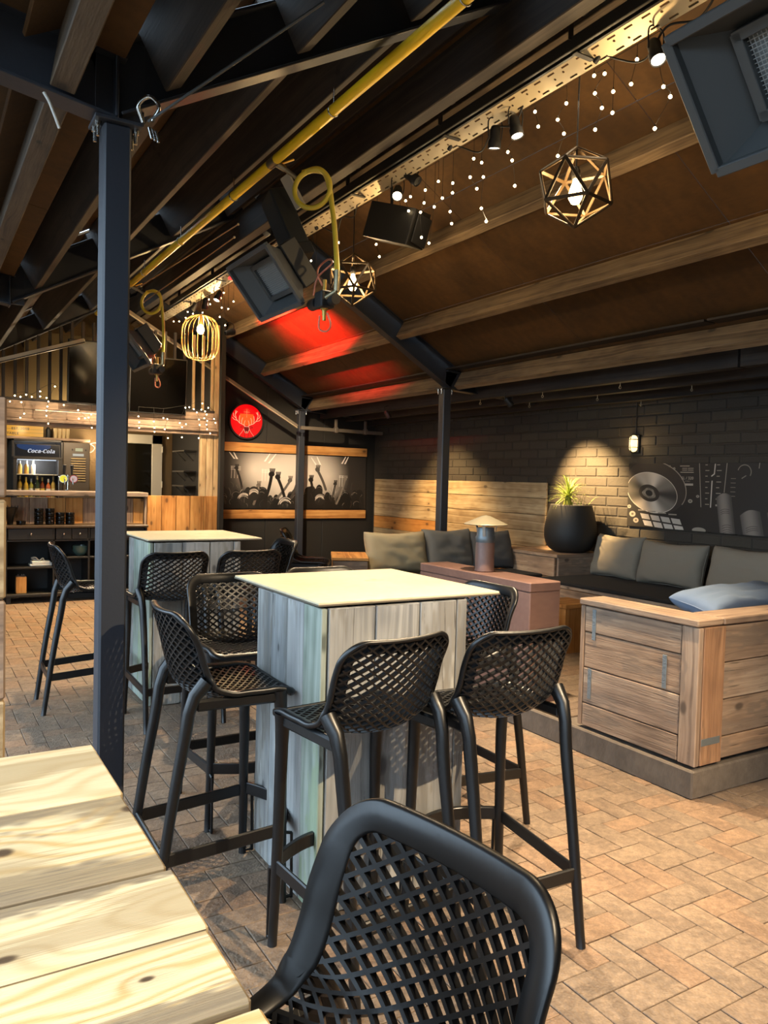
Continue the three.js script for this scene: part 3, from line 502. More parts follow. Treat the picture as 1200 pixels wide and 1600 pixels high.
{
  const st = makeStool(); const D = Math.PI / 180, G1 = 'stools at the nearer high table', G2 = 'stools at the farther high table';
  st.position.set(0.437, 0, -0.775); st.rotation.y = 98 * D; st.userData.label = 'black net bar stool cropped at the bottom edge, nearest of all';
  const add = (x, z, deg, label, g) => dup(st, [x, 0, z], deg * D, label, g);
  add(1.215, -2.07, 7, 'black net bar stool in front of the nearer table, left one', G1);
  add(1.668, -2.01, -2, 'black net bar stool in front of the nearer table, right one', G1);
  add(0.895, -2.70, -91, 'black net bar stool on the left side of the nearer table', G1);
  add(2.10, -2.77, 90, 'black net bar stool between the nearer table and the fire table', G1);
  add(1.265, -3.37, 180, 'black net bar stool behind the nearer table showing its seat', G1);
  add(1.785, -3.46, 178, 'black net bar stool behind the nearer table, only its top rim showing', G1);
  add(1.335, -4.75, 2, 'black net bar stool in front of the farther table, left one', G2);
  add(1.81, -4.745, 0, 'black net bar stool in front of the farther table, right one', G2);
  add(2.24, -5.36, 90, 'black net bar stool on the right side of the farther table', G2);
  add(0.905, -5.33, -91, 'black net bar stool on the far left before the open bar shelves', G2);
  add(2.98, -6.42, -120, 'black net bar stool standing alone beyond the farther table, before the rear wall', 'stools away from the tables');
  delete st.userData.base;
}

// ---------------------------------------------------------------- plank table bottom left and plank partition
{
  const t = thing('plank_table', 'pale knotty plank table in the bottom left corner', 'table', [0, 0, 0]);
  const zs = [-1.262, -1.043, -0.82, -0.69, -0.57, -0.36, -0.15, 0.06];
  for (let i = 0; i + 1 < zs.length; i++) { const w = zs[i + 1] - zs[i], g = cbox(1.25, 0.036, w - 0.008, 0.003, 0, [0, 0]), p = g.attributes.position, uv = g.attributes.uv; for (let k = 0; k < p.count; k++) uv.setXY(k, p.getX(k) / 1.25 + 0.5, p.getZ(k) / w * 0.98 + 0.5 + (Math.abs(g.attributes.normal.getY(k)) < 0.5 ? p.getY(k) * 3 : 0)); part('plank', g, wTable[[0, 1, 2, 3, 4, 0, 2][i]], t, [-0.39 - (i % 2) * 0.004 + 0.002, 1.062 + (R() - 0.5) * 0.003, (zs[i] + zs[i + 1]) / 2]); }
  for (const x of [-0.9, 0.05]) for (const z of [-1.05, -0.1]) part('leg', at(cbox(0.08, 1.04, 0.08, 0.006, 1), x, 0.52, z), wScaf[1], t);
  for (const z of [-1.05, -0.1]) part('apron', at(cbox(0.9, 0.1, 0.03, 0.004, 0), -0.42, 0.99, z), wScaf[0], t);
  const w = thing('plank_partition', 'upright partition of stacked planks at the left picture edge', 'partition', [0, 0, 0]);
  boards(w, 'x', -1.4, 0.150, -1.68, 0.075, [0.196, 0.196, 0.196, 0.196, 0.196, 0.196, 0.196, 0.196], 0.045, [wScaf[2], wPale[0], wPale[1], wScaf[0]]);
  for (const x of [-1.3, -0.1]) part('upright', at(cbox(0.07, 1.64, 0.07, 0.005, 1), x, 0.82, -1.74), wScaf[1], w);
}

// ---------------------------------------------------------------- gas pipe, cable tray, rail
{
  const my = std(0xf2cd22, 0.4), p = thing('gas_pipe', 'yellow gas pipe running along the roof under the joists', 'pipe');
  part('pipe', [rod(V(1.88, 3.435, 3.3), V(1.88, 3.435, -10.0), 0.029, 0.029, 14)], my, p);
  for (const z of [-0.6, -2.6, -3.75, -5.25, -6.5, -7.7, -8.9]) { const b = part('pipe_clip', new THREE.TorusGeometry(0.031, 0.005, 6, 16).translate(0, 0, 0), mChrome, p, [1.88, 3.435, z]); part('clip_rod', rod(V(0, 0.026, 0), V(0, 0.12, 0), 0.004), mChrome, b); }
  for (const z of [-4.55, -8.3]) { const f = part('tee_fitting', [rod(V(1.88, 3.435, z - 0.05), V(1.88, 3.435, z + 0.05), 0.031, 0.031, 12), rod(V(1.88, 3.435, z), V(1.95, 3.40, z + 0.02), 0.02, 0.02, 10), rod(V(1.95, 3.40, z + 0.02), V(2.02, 3.36, z + 0.03), 0.015, 0.013, 10)], std(0x8d8570, 0.35, 0.8), p); part('valve_lever', bar(V(1.93, 3.43, z + 0.01), V(1.99, 3.455, z + 0.06), 0.02, 0.006), std(0xe0a800, 0.4), f); }
  const t = thing('cable_tray', 'perforated galvanised cable tray below the roof ridge', 'cable tray', [2.78, 3.555, 0]);
  const sh = new THREE.Shape(); const L = 1.2, W = 0.1; sh.moveTo(0, -W / 2); sh.lineTo(L, -W / 2); sh.lineTo(L, W / 2); sh.lineTo(0, W / 2);
  for (let i = 0; i < 12; i++) { const u = 0.05 + i * 0.1; for (const v of [-0.034, 0.034]) { const h = new THREE.Path(); h.moveTo(u - 0.024, v - 0.005); h.lineTo(u + 0.024, v - 0.005); h.lineTo(u + 0.024, v + 0.005); h.lineTo(u - 0.024, v + 0.005); sh.holes.push(h); } const c = new THREE.Path(); c.absarc(u + (i % 2) * 0.03, (i % 3 - 1) * 0.012, 0.007, 0, Math.PI * 2, true); sh.holes.push(c); }
  const fl = new THREE.ExtrudeGeometry(sh, { depth: 0.0015, bevelEnabled: false, curveSegments: 6 }); fl.rotateX(Math.PI / 2).rotateY(Math.PI / 2);
  const lip = [at(cbox(0.002, 0.014, L - 0.004, 0.0005), -0.049, 0.006, -L / 2), at(cbox(0.002, 0.03, L - 0.004, 0.0005), 0.049, 0.014, -L / 2)].map((g) => g);
  for (let z = 1.6; z > -9.6; z -= L) { const s = part('tray_floor', fl, mGalv, t, [0, 0, z]); s.rotation.z = -0.45; part('tray_side', lip.map((g) => g.clone()), mGalv, s); }
  const r = thing('mounting_rail', 'dark steel mounting rail hung beside the cable tray', 'rail', [2.68, 3.585, -3.9]);
  part('rail', [at(cbox(0.05, 0.004, 11.4, 0.001), 0, 0.03, 0), at(cbox(0.004, 0.06, 11.4, 0.001), -0.025, 0, 0), at(cbox(0.004, 0.06, 11.4, 0.001), 0.025, 0, 0), at(cbox(0.014, 0.003, 11.4, 0.001), -0.018, -0.03, 0), at(cbox(0.014, 0.003, 11.4, 0.001), 0.018, -0.03, 0)], mRailDark, r);
  for (const z of [-2.81, -3.88, -5.03, -6.4, -8.0, -9.2]) { const h = part('hanger', [at(cbox(0.03, 0.15, 0.006, 0.001), -0.03, 0.09, 0), at(cbox(0.13, 0.006, 0.04, 0.001), 0.0, 0.165, 0), at(cbox(0.13, 0.006, 0.03, 0.001), 0.06, -0.036, 0)], mRailDark, r, [0, 0, z + 3.9]); }
}
{
  const mw = std(0xa07850, 0.5); 
  for (const [a, b, label] of [[V(2.30, 3.60, -6.3), V(1.97, 3.42, -8.2), 'upper thin copper wire stretched between the hoses'], [V(2.34, 3.55, -6.5), V(2.02, 3.28, -8.3), 'lower thin copper wire stretched between the hoses']]) { const o = thing('copper_wire', label, 'wire'); part('wire', rod(a, b, 0.006, 0.006, 6), mw, o); for (const p of [a, b]) part('end_clip', new THREE.SphereGeometry(0.011, 8, 6), mGalv, o, p.toArray()); }
  for (const [z, label] of [[-2.55, 'loose black cable looped by the first track spot'], [-3.75, 'loose black cable looped by the pair of track spots'], [-5.6, 'loose black cable looped behind the faceted pendant']]) { const o = thing('power_cable', label, 'cable', [2.80, 3.545, z]); part('cable', tube([V(0, 0.01, 0.45), V(0.05, -0.05, 0.3), V(0.03, -0.02, 0.15), V(0.06, -0.09, 0.0), V(0.04, -0.03, -0.14), V(0, 0.01, -0.2)], 0.005, 40, 6), mBlack, o); part('plug', rod(V(0, 0.02, -0.2), V(0, -0.01, -0.25), 0.014, 0.012, 8), mBlack, o); }
}
// rails on the rear wall frame
{
  const mr = std(0x6b6257, 0.5, 0.4);
  const a = thing('lighting_rail', 'sloping grey lighting rail under the rear roof frame', 'rail'); part('rail', bar(V(2.25, 3.62, -10.35), V(4.72, 2.25, -10.35), 0.05, 0.045), mr, a); part('slotted_face', bar(V(2.25, 3.595, -10.335), V(4.72, 2.225, -10.335), 0.03, 0.01), mGalv, a);
  const b = thing('lighting_rail', 'level grey lighting rail right of the rear steel post', 'rail'); part('rail', bar(V(4.78, 2.235, -10.35), V(6.15, 2.22, -10.35), 0.05, 0.05), mr, b);
  for (const x of [5.35, 5.85]) part('clamp', [at(cbox(0.04, 0.16, 0.03, 0.003), x, 2.31, -10.35), at(cbox(0.05, 0.08, 0.07, 0.004), x, 2.23, -10.35)], mr, b);
  const c = thing('lighting_rail', 'sloping perforated white rail at the far left above the bar', 'rail'); part('rail', bar(V(0.62, 2.62, -9.3), V(1.62, 2.98, -9.3), 0.05, 0.05), std(0xb0a68f, 0.5, 0.3), c); part('slotted_face', bar(V(0.62, 2.6, -9.272), V(1.62, 2.96, -9.272), 0.004, 0.012), mBlack, c);
}

// ---------------------------------------------------------------- gas heaters with hoses
function heater(x, y, z, label) {
  const h = thing('gas_heater', label, 'heater', [x, y, z], 0, 'hanging gas heaters');
  const tilt = 0.90;                                             // face looks to -x and down
  const inner = new THREE.Group(); const M = new THREE.Matrix4().makeBasis(V(0, 0, 1), V(-Math.cos(tilt), Math.sin(tilt), 0).multiplyScalar(1), V(-Math.sin(tilt), -Math.cos(tilt), 0)).setPosition(0, 0, 0);
  const mh = std(0x424546, 0.5, 0.2), md = std(0x26292b, 0.5, 0.2), put = (g) => g.applyMatrix4(M);
  const W = 0.64, H = 0.38, w2 = 0.40, h2 = 0.24, dep = 0.12;
  // rim
  part('rim', [put(at(cbox(W, 0.03, 0.03, 0.003), 0, H / 2, 0)), put(at(cbox(W, 0.03, 0.03, 0.003), 0, -H / 2, 0)), put(at(cbox(0.03, H, 0.03, 0.003), W / 2, 0, 0)), put(at(cbox(0.03, H, 0.03, 0.003), -W / 2, 0, 0))], mh, h);
  const q = (a, b, c, d) => { const g = new THREE.BufferGeometry(); const pos = []; const th = 0.004; const tri = (p, r, s) => pos.push(...p, ...r, ...s); tri(a, b, c); tri(a, c, d); const e = [a, b, c, d].map((p) => [p[0] * 1.02, p[1] * 1.02, p[2] - th]); tri(e[0], e[2], e[1]); tri(e[0], e[3], e[2]); for (let i = 0; i < 4; i++) { const j = (i + 1) % 4, P = [a, b, c, d]; tri(P[i], e[i], e[j]); tri(P[i], e[j], P[j]); } g.setAttribute('position', new THREE.Float32BufferAttribute(pos, 3)); g.computeVertexNormals(); boxUV(g, 0); return put(g); };
  const o = [[-W / 2, -H / 2, 0], [W / 2, -H / 2, 0], [W / 2, H / 2, 0], [-W / 2, H / 2, 0]], n = [[-w2 / 2, -h2 / 2, -dep], [w2 / 2, -h2 / 2, -dep], [w2 / 2, h2 / 2, -dep], [-w2 / 2, h2 / 2, -dep]];
  for (let i = 0; i < 4; i++) { const j = (i + 1) % 4; part('reflector', q(o[i], o[j], n[j], n[i]), mh, h); }
  part('back_box', put(at(cbox(w2 + 0.04, h2 + 0.05, 0.12, 0.006), 0, 0, -dep - 0.065)), md, h);
  const bz = part('burner_frame', [put(at(cbox(w2, 0.03, 0.05, 0.002), 0, h2 / 2 - 0.01, -dep + 0.02)), put(at(cbox(w2, 0.03, 0.05, 0.002), 0, -h2 / 2 + 0.01, -dep + 0.02)), put(at(cbox(0.03, h2, 0.05, 0.002), w2 / 2 - 0.01, 0, -dep + 0.02)), put(at(cbox(0.03, h2, 0.05, 0.002), -w2 / 2 + 0.01, 0, -dep + 0.02))], mh, h);
  const mesh = []; for (let i = -15; i <= 15; i++) mesh.push(put(at(rod(V(i * 0.012, -h2 / 2 + 0.02, 0), V(i * 0.012, h2 / 2 - 0.02, 0), 0.0017, 0.0017, 4), 0, 0, -dep + 0.025))); for (let i = -8; i <= 8; i++) mesh.push(put(at(rod(V(-w2 / 2 + 0.02, i * 0.012, 0), V(w2 / 2 - 0.02, i * 0.012, 0), 0.0017, 0.0017, 4), 0, 0, -dep + 0.027)));
  part('burner_mesh', mesh, std(0x9aa0a2, 0.4, 0.6), bz);
  part('ceramic_plate', put(at(cbox(w2 - 0.03, h2 - 0.03, 0.01, 0.002), 0, 0, -dep + 0.008)), std(0x7d8486, 0.7), bz);
  return h;
}
heater(1.88, 2.57, -1.17, 'grey gas heater hood cropped by the upper right corner');
heater(1.86, 2.70, -4.62, 'grey gas heater hood hanging in front of the red lit ceiling');
heater(1.86, 2.74, -8.15, 'grey gas heater hood half hidden behind the near steel post');
function hose(z, label) {
  const my = std(0xc9b53a, 0.45), o = thing('gas_hose', label, 'hose', [0, 0, z], 0, 'coiled gas hoses'), pts = [V(2.02, 3.36, 0.03)];
  for (let i = 0; i <= 14; i++) { const a = 1.9 + i / 14 * 6.6; const cc = -0.105 * Math.cos(a); pts.push(V(2.04 + cc * 0.8 + i * 0.002, 3.25 + 0.115 * Math.sin(a), 0.11 + cc * 0.75 - i * 0.002)); }
  pts.push(V(2.14, 3.08, 0.21), V(2.13, 2.85, 0.28), V(2.11, 2.70, 0.34));
  part('hose', tube(pts, 0.0155, 110, 8), my, o);
  part('end_fitting', [rod(V(2.11, 2.72, 0.342), V(2.11, 2.60, 0.335), 0.02, 0.018, 10), rod(V(2.11, 2.60, 0.335), V(2.06, 2.56, 0.27), 0.018, 0.015, 10)], std(0x9a9174, 0.35, 0.8), o);
  const vb = thing('gas_valve', label.replace('yellow gas hose', 'black gas valve block below the hose').replace('coiled ', ''), 'valve', [2.08, 2.50, z + 0.24]);
  part('body', new RoundedBoxGeometry(0.09, 0.10, 0.1, 2, 0.012).translate(0, 0.06, 0), mBlack, vb);
  part('regulator', [rod(V(0, 0.0, 0.0), V(0, 0.02, 0), 0.02, 0.03, 12), rod(V(0, 0.11, 0), V(0, 0.18, 0), 0.012, 0.012, 10), rod(V(0, -0.06, 0), V(0, 0.0, 0), 0.011, 0.014, 10)], std(0xa98c4a, 0.35, 0.8), vb);
  part('solenoid', rod(V(-0.02, 0.05, -0.05), V(-0.02, 0.05, -0.13), 0.035, 0.035, 14), mBlack, vb); part('solenoid', rod(V(0.02, 0.05, 0.05), V(0.02, 0.05, 0.11), 0.03, 0.03, 14), mBlack, vb);
  const cop = std(0xb8725a, 0.4, 0.3);
  part('copper_loop', tube([V(0, 0.15, -0.03), V(-0.02, 0.22, -0.06), V(0.01, 0.28, -0.1), V(0.03, 0.31, -0.02), V(0.02, 0.27, 0.05), V(-0.02, 0.2, -0.06), V(-0.03, 0.1, -0.09)], 0.006, 50, 6), cop, vb);
  part('copper_loop', tube([V(0, -0.02, 0.04), V(0.02, -0.09, 0.05), V(0.02, -0.12, 0.0), V(0.0, -0.1, -0.06), V(0, -0.02, -0.06)], 0.006, 40, 6), cop, vb);
}
hose(-4.45, 'coiled yellow gas hose above the middle heater'); hose(-8.2, 'coiled yellow gas hose right of the near steel post');
{
  const d = thing('black_duct', 'black boxed duct slanting down behind the yellow pipe', 'duct'), a = V(2.02, 3.36, -4.88), b = V(2.16, 2.93, -4.74);
  part('casing', bar(a, b, 0.19, 0.13, V(0, 0, 1).cross(b.clone().sub(a)).normalize(), 0.01), std(0x1e2224, 0.5), d); part('end_collar', bar(b.clone().lerp(a, 0.16), b.clone().lerp(a, -0.02), 0.205, 0.145, V(0, 0, 1).cross(b.clone().sub(a)).normalize(), 0.008), std(0x17191b, 0.5), d);
  const g = thing('grey_panel', 'narrow light grey panel beside the slanting black duct', 'panel'); part('plate', bar(V(2.02, 3.43, -4.70), V(2.12, 3.24, -4.66), 0.075, 0.02, V(-1, 0.2, 0.4).normalize(), 0.004), std(0x9b968a, 0.5), g);
  const s = thing('loudspeaker', 'black wedge loudspeaker hanging below the cable tray', 'speaker', [2.92, 3.30, -4.78], 0.5); 
  const sh = new THREE.Shape(); sh.moveTo(-0.11, -0.12); sh.lineTo(0.11, -0.10); sh.lineTo(0.09, 0.13); sh.lineTo(-0.11, 0.11); const sg = new THREE.ExtrudeGeometry(sh, { depth: 0.36, bevelEnabled: true, bevelSize: 0.008, bevelThickness: 0.008, bevelSegments: 2 }).translate(0, 0, -0.18).rotateX(0.3); part('cabinet', sg, std(0x16140f, 0.6), s); part('grille', at(cbox(0.19, 0.2, 0.012, 0.004), 0, 0.0, 0.205).rotateX(0.3), std(0x0e0d0b, 0.8), s);
  part('bracket', tube([V(0, 0.12, -0.05), V(-0.03, 0.2, -0.03), V(-0.1, 0.27, 0)], 0.012, 14, 6), mBlack, s);
}
// steel cable with shackle at the near post head, tie and loose strap
{
  const c = thing('steel_cable', 'steel tension cable hooked to the head of the near post', 'cable'); part('wire', rod(V(0.735, 2.80, -2.98), V(1.16, 3.08, -2.4), 0.0055, 0.0055, 8), std(0x4a4e50, 0.5, 0.5), c); part('thimble', tube([V(0.72, 2.80, -3.0), V(0.70, 2.855, -2.99), V(0.735, 2.885, -2.97), V(0.765, 2.85, -2.95), V(0.745, 2.80, -2.97)], 0.008, 30, 6), mChrome, c);
  for (let i = 0; i < 3; i++) part('wire_clamp', [rod(V(0.735 + i * 0.012, 2.775 - i * 0.004, -2.97), V(0.745 + i * 0.012, 2.735 - i * 0.004, -2.965), 0.006, 0.006, 6)], mChrome, c);
  const st = thing('loose_strap', 'short white strap dangling from the near roof beam', 'strap', [0.40, 2.80, -3.03]); part('strap', tube([V(-0.015, 0.03, 0), V(0.0, 0, 0.01), V(0.02, -0.05, 0.015), V(0.035, -0.085, 0.01)], 0.006, 12, 5), std(0xc9c8c0, 0.6), st);
}

// ---------------------------------------------------------------- lamps
function lamp(o, pos, intensity, color = WARM, radius = 1) { const l = new THREE.PointLight(color, intensity, 0, 2); l.position.set(...pos); l.castShadow = true; l.shadow.radius = radius; o.add(l); return l; }
function spotLight(o, from, to, intensity, angle, pen = 0.4, color = WARM) { const l = new THREE.SpotLight(color, intensity, 0, angle, pen, 2); l.position.copy(from); l.target.position.copy(to); l.castShadow = true; l.shadow.radius = 1.2; o.add(l, l.target); return l; }
const mBulb = glow(1.0, 0.66, 0.26, 22), mLens = glow(1.0, 0.80, 0.55, 14), mFairy = glow(1.0, 0.74, 0.40, 18);
function pendantIco(x, y, z, top, label) {
  const p = thing('pendant_lamp', label, 'pendant lamp', [x, y, z], 0, 'faceted frame pendants'), r = 0.20, g = new THREE.IcosahedronGeometry(r, 0).toNonIndexed(), P = g.attributes.position, seen = new Set(), mf = std(0x3d2f1c, 0.5, 0.3);
  const fix = new THREE.Matrix4().makeRotationZ(Math.atan2(1, 1.618)), rot = new THREE.Matrix4().makeRotationY(0.5).multiply(fix);
  for (let i = 0; i < P.count; i += 3) for (let k = 0; k < 3; k++) { const a = V().fromBufferAttribute(P, i + k).applyMatrix4(rot), b = V().fromBufferAttribute(P, i + (k + 1) % 3).applyMatrix4(rot), key = [a, b].map((v) => v.toArray().map((q) => Math.round(q * 1e3) + 0).join()).sort().join('|'); if (seen.has(key)) continue; seen.add(key); part('strut', bar(a, b, 0.017, 0.010, a.clone().normalize(), 0.002), mf, p); }
  part('cord', rod(V(0, 0.06, 0), V(0, top - y, 0), 0.004, 0.004, 6), mBlack, p); part('socket', lathe([[0.001, 0.04], [0.02, 0.04], [0.022, 0.075], [0.015, 0.10], [0.001, 0.105]], 14), mBlack, p);
  part('bulb', lathe([[0.001, -0.085], [0.02, -0.08], [0.034, -0.055], [0.036, -0.035], [0.026, 0.0], [0.016, 0.025], [0.014, 0.042], [0.001, 0.042]], 18), mBulb, p);
  lamp(p, [0, -0.03, 0], 2.4, AMBER, 1.5);
}
pendantIco(2.85, 3.0, -2.95, 3.60, 'faceted brass frame pendant lamp nearest the camera'); pendantIco(2.85, 3.02, -5.29, 3.58, 'faceted brass frame pendant lamp beside the middle heater');
{
  const p = thing('cage_pendant', 'round wire cage pendant lamp glowing in front of the bar', 'pendant lamp', [2.85, 2.86, -9.0]), mf = std(0x9a7b45, 0.4, 0.6);
  const pr = [[0.10, 0], [0.16, 0.03], [0.205, 0.12], [0.215, 0.25], [0.205, 0.38], [0.16, 0.46], [0.09, 0.50], [0.03, 0.512]];
  for (let i = 0; i < 22; i++) { const a = i / 22 * Math.PI * 2; part('wire', tube(pr.map(([r, y]) => V(Math.cos(a) * r, y, Math.sin(a) * r)), 0.0035, 18, 5), mf, p); }
  part('ring', new THREE.TorusGeometry(0.10, 0.005, 6, 30).rotateX(Math.PI / 2), mf, p); part('socket', lathe([[0.001, 0.40], [0.02, 0.40], [0.024, 0.48], [0.035, 0.515], [0.001, 0.52]], 14), mf, p); part('cord', rod(V(0, 0.51, 0), V(0, 0.72, 0), 0.004), mBlack, p);
  part('bulb', lathe([[0.001, 0.29], [0.03, 0.30], [0.044, 0.335], [0.04, 0.37], [0.02, 0.40], [0.001, 0.402]], 18), mBulb, p); lamp(p, [0, 0.34, 0], 4.5, AMBER, 1.5);
}
function trackSpot(from, to, k, angle, label, lit = true, len = 0.12, hue = WARM) {
  const s = thing('track_spot', label, 'spot lamp', [from.x, from.y, from.z], 0, 'spot lamps on the cable tray'), d = to.clone().sub(from).normalize(), q = new THREE.Quaternion().setFromUnitVectors(V(0, -1, 0), d);
  const rot = (g) => g.applyQuaternion(q);
  part('housing', rot(lathe([[0.001, len * 0.5], [0.02, len * 0.5], [0.026, len * 0.42], [0.03, len * 0.3], [0.03, -len * 0.1], [0.037, -len * 0.14], [0.037, -len * 0.5], [0.033, -len * 0.5], [0.031, -len * 0.36], [0.001, -len * 0.36]], 18)), mBlack, s);
  part('yoke', [tube([V(0, 0.11, 0), V(0.045, 0.09, 0), V(0.047, 0.0, 0)], 0.004, 12, 5), tube([V(0, 0.11, 0), V(-0.045, 0.09, 0), V(-0.047, 0.0, 0)], 0.004, 12, 5)], mBlack, s);
  part('bulb_lens', rot(lathe([[0.001, -len * 0.46], [0.030, -len * 0.46], [0.030, -len * 0.38], [0.001, -len * 0.38]], 16)), lit ? mLens : std(0x3a3a38, 0.2), s);
  const st = d.clone().multiplyScalar(len * 0.52);
  if (lit) spotLight(s, st, st.clone().add(d.clone().multiplyScalar(2)), k, angle, 0.55, hue);
  return s;
}
const X = 2.82;
trackSpot(V(X, 3.44, -2.45), V(2.35, 0, -0.9), 48, 0.62, 'lit track spot beside the cropped heater hood');
trackSpot(V(X, 3.46, -3.40), V(3.12, 0.3, -2.6), 62, 0.45, 'lit track spot of the pair, tilted to the right');
trackSpot(V(X - 0.02, 3.45, -3.55), V(3.1, 0.6, -4.1), 58, 0.42, 'upright track spot of the pair, hanging straight down');
trackSpot(V(X + 0.02, 3.53, -4.48), V(3.2, 3.0, -3.9), 0, 0.4, 'unlit track spot pointing towards the camera', false);
trackSpot(V(X, 3.47, -4.62), V(1.55, 1.08, -2.8), 60, 0.36, 'lit track spot above the wedge loudspeaker');
trackSpot(V(X, 3.45, -6.05), V(1.65, 1.0, -5.3), 45, 0.4, 'track spot hidden behind the middle heater');
trackSpot(V(X, 3.46, -6.55), V(4.4, 0.7, -6.5), 30, 0.45, 'track spot lighting the far lounge cushions');
trackSpot(V(X, 3.50, -9.15), V(1.6, 1.0, -10.2), 60, 0.62, 'track spot lighting the bar front');
trackSpot(V(X, 3.46, -8.75), V(3.0, 0.8, -10.1), 42, 0.5, 'track spot lighting the orange bar panel');
trackSpot(V(X, 3.46, -8.3), V(1.2, 0, -7.9), 140, 0.6, 'track spot lighting the paving before the bar', true, 0.12, AMBER);
trackSpot(V(2.5, 3.46, 1.1), V(1.9, 0.6, -2.2), 100, 0.44, 'track spot behind the photographer lighting the front stools');
trackSpot(V(0.95, 2.95, 0.35), V(-0.05, 1.08, -0.85), 20, 0.55, 'track spot on the left joists lighting the plank table');
trackSpot(V(X, 3.46, 0.1), V(2.5, 0, -1.3), 32, 0.7, 'track spot above the photographer lighting the open paving');
trackSpot(V(X, 3.46, -7.6), V(4.95, 1.45, -10.8), 110, 0.30, 'track spot lighting the crowd poster');
// spot lamps under the lean-to
function wallSpot(from, to, k, angle, label) { const s = trackSpot(from, to, k, angle, label, true, 0.10, AMBER); s.name = numbered('wall_spot'); s.userData.group = 'spot lamps under the lean-to'; }
wallSpot(V(5.35, 2.36, -6.42), V(6.3, 1.30, -6.12), 105, 0.50, 'small spot lamp lighting the planter and the bricks');
wallSpot(V(5.30, 2.37, -8.80), V(6.2, 0.9, -8.7), 22, 0.75, 'small spot lamp lighting the plank panelling');
// red lighting
{
  const r = thing('led_strip', 'red led strip glowing on the cable tray', 'led strip', [2.73, 3.50, -7.25]); part('led_tape', at(cbox(0.05, 0.02, 0.85, 0.003), 0, 0, 0), glow(1, 0.03, 0.03, 3.2), r); part('led_channel', at(cbox(0.06, 0.012, 0.87, 0.002), 0, 0.018, 0), mGalv, r);
  const f = trackSpot(V(2.95, 3.08, -8.3), V(3.9, 3.4, -8.5), 0, 0.8, 'red flood lamp washing the rear ceiling', false); const l = new THREE.SpotLight(new THREE.Color().setRGB(1, 0.02, 0.012), 130, 0, 0.76, 0.8, 2); l.position.set(0.07, 0.02, -0.02); l.target.position.set(0.95, 0.36, -0.2); l.castShadow = true; f.add(l, l.target);
  f.children.find((c) => c.name === 'bulb_lens').material = glow(1, 0.05, 0.03, 5);
}
// fairy lights
function fairy(list, place, topY, label, amt = 0.10) {
  const o = thing('fairy_lights', label, 'fairy lights', [0, 0, 0], 0, 'fairy light strings'), g = new THREE.SphereGeometry(0.0085, 8, 6), cap = new THREE.CylinderGeometry(0.003, 0.005, 0.014, 6), mw = std(0x1a160f, 0.9);
  const cols = []; [...list].sort((a, b) => a[0] - b[0]).forEach((b) => { const c = cols[cols.length - 1]; if (c && Math.abs(c[0][0] - b[0]) < 0.085) c.push(b); else cols.push([b]); });
  const tops = cols.map((c) => { c.sort((a, b) => b[1] - a[1]); const t = place(c[0][0], Math.max(topY, c[0][1] + 0.03)); part('drop_wire', tube([t, ...c.map((b) => place(b[0], b[1] + 0.012))], 0.0016, 6 * c.length + 4, 4), mw, o); return t; });
  if (tops.length > 1) part('lead_wire', tube(tops, 0.002, tops.length * 6, 4), mw, o);
  list.forEach((b, i) => { const p = place(b[0], b[1]); const m = part('bulb', g, mFairy, o, p.toArray()); part('bulb_cap', cap, mw, m, [0, 0.012, 0]); if (i % 4 === 1) lamp(o, p.toArray(), amt, WARM, 0.4); });
}
const FA = [[-4.74, 3.23], [-4.69, 3.27], [-4.61, 3.42], [-4.57, 3.34], [-4.55, 3.43], [-4.42, 3.29], [-4.4, 3.12], [-4.38, 3.34], [-4.37, 3.42], [-4.31, 3.06], [-4.26, 3.28], [-4.22, 3.43], [-4.17, 3.31], [-4.08, 3.2], [-4.06, 3.12], [-4.06, 3.31], [-4.06, 3.37], [-3.88, 3.35], [-3.85, 3.45], [-3.81, 3.26], [-3.77, 3.4], [-3.76, 3.13], [-3.75, 3.31], [-3.71, 3.04], [-3.53, 3.38], [-3.49, 3.32], [-3.46, 3.17], [-3.46, 3.45], [-3.31, 3.52], [-3.28, 3.43], [-3.13, 3.41], [-3.12, 3.22], [-3.08, 3.32], [-3.07, 3.47], [-2.88, 3.53], [-2.87, 3.44], [-2.86, 3.26], [-2.82, 3.35], [-2.81, 3.51], [-2.75, 3.3], [-2.75, 3.4], [-2.64, 3.39], [-2.61, 3.49], [-2.49, 3.13], [-2.48, 3.42], [-2.45, 3.3], [-2.41, 3.24]];
const FB = [[-10.23, 3.5], [-9.98, 3.46], [-9.7, 3.46], [-9.62, 3.52], [-9.4, 3.46], [-9.4, 3.52], [-9.03, 3.41], [-8.91, 3.44], [-8.8, 3.52], [-8.76, 3.46], [-8.44, 3.5], [-8.42, 3.26], [-8.4, 3.46], [-8.36, 3.35], [-8.3, 3.5], [-8.24, 3.14], [-8.15, 3.3], [-7.99, 3.35], [-6.1, 3.35], [-6.0, 3.2], [-5.7, 3.25], [-5.6, 3.38], [-5.0, 3.22], [-4.95, 3.12]];
const FC = [[0.93, 2.3], [0.98, 2.37], [1.04, 2.12], [1.04, 2.36], [1.05, 2.3], [1.08, 2.17], [1.1, 2.39], [1.16, 2.37], [1.25, 2.38], [1.25, 2.44], [1.32, 2.16], [1.32, 2.22], [1.32, 2.37], [1.33, 2.27], [1.34, 2.07], [1.34, 2.33], [1.41, 2.51], [1.51, 2.3], [1.67, 2.25], [1.68, 2.15], [1.75, 2.16], [1.79, 2.17], [1.82, 2.21], [1.83, 2.05]];
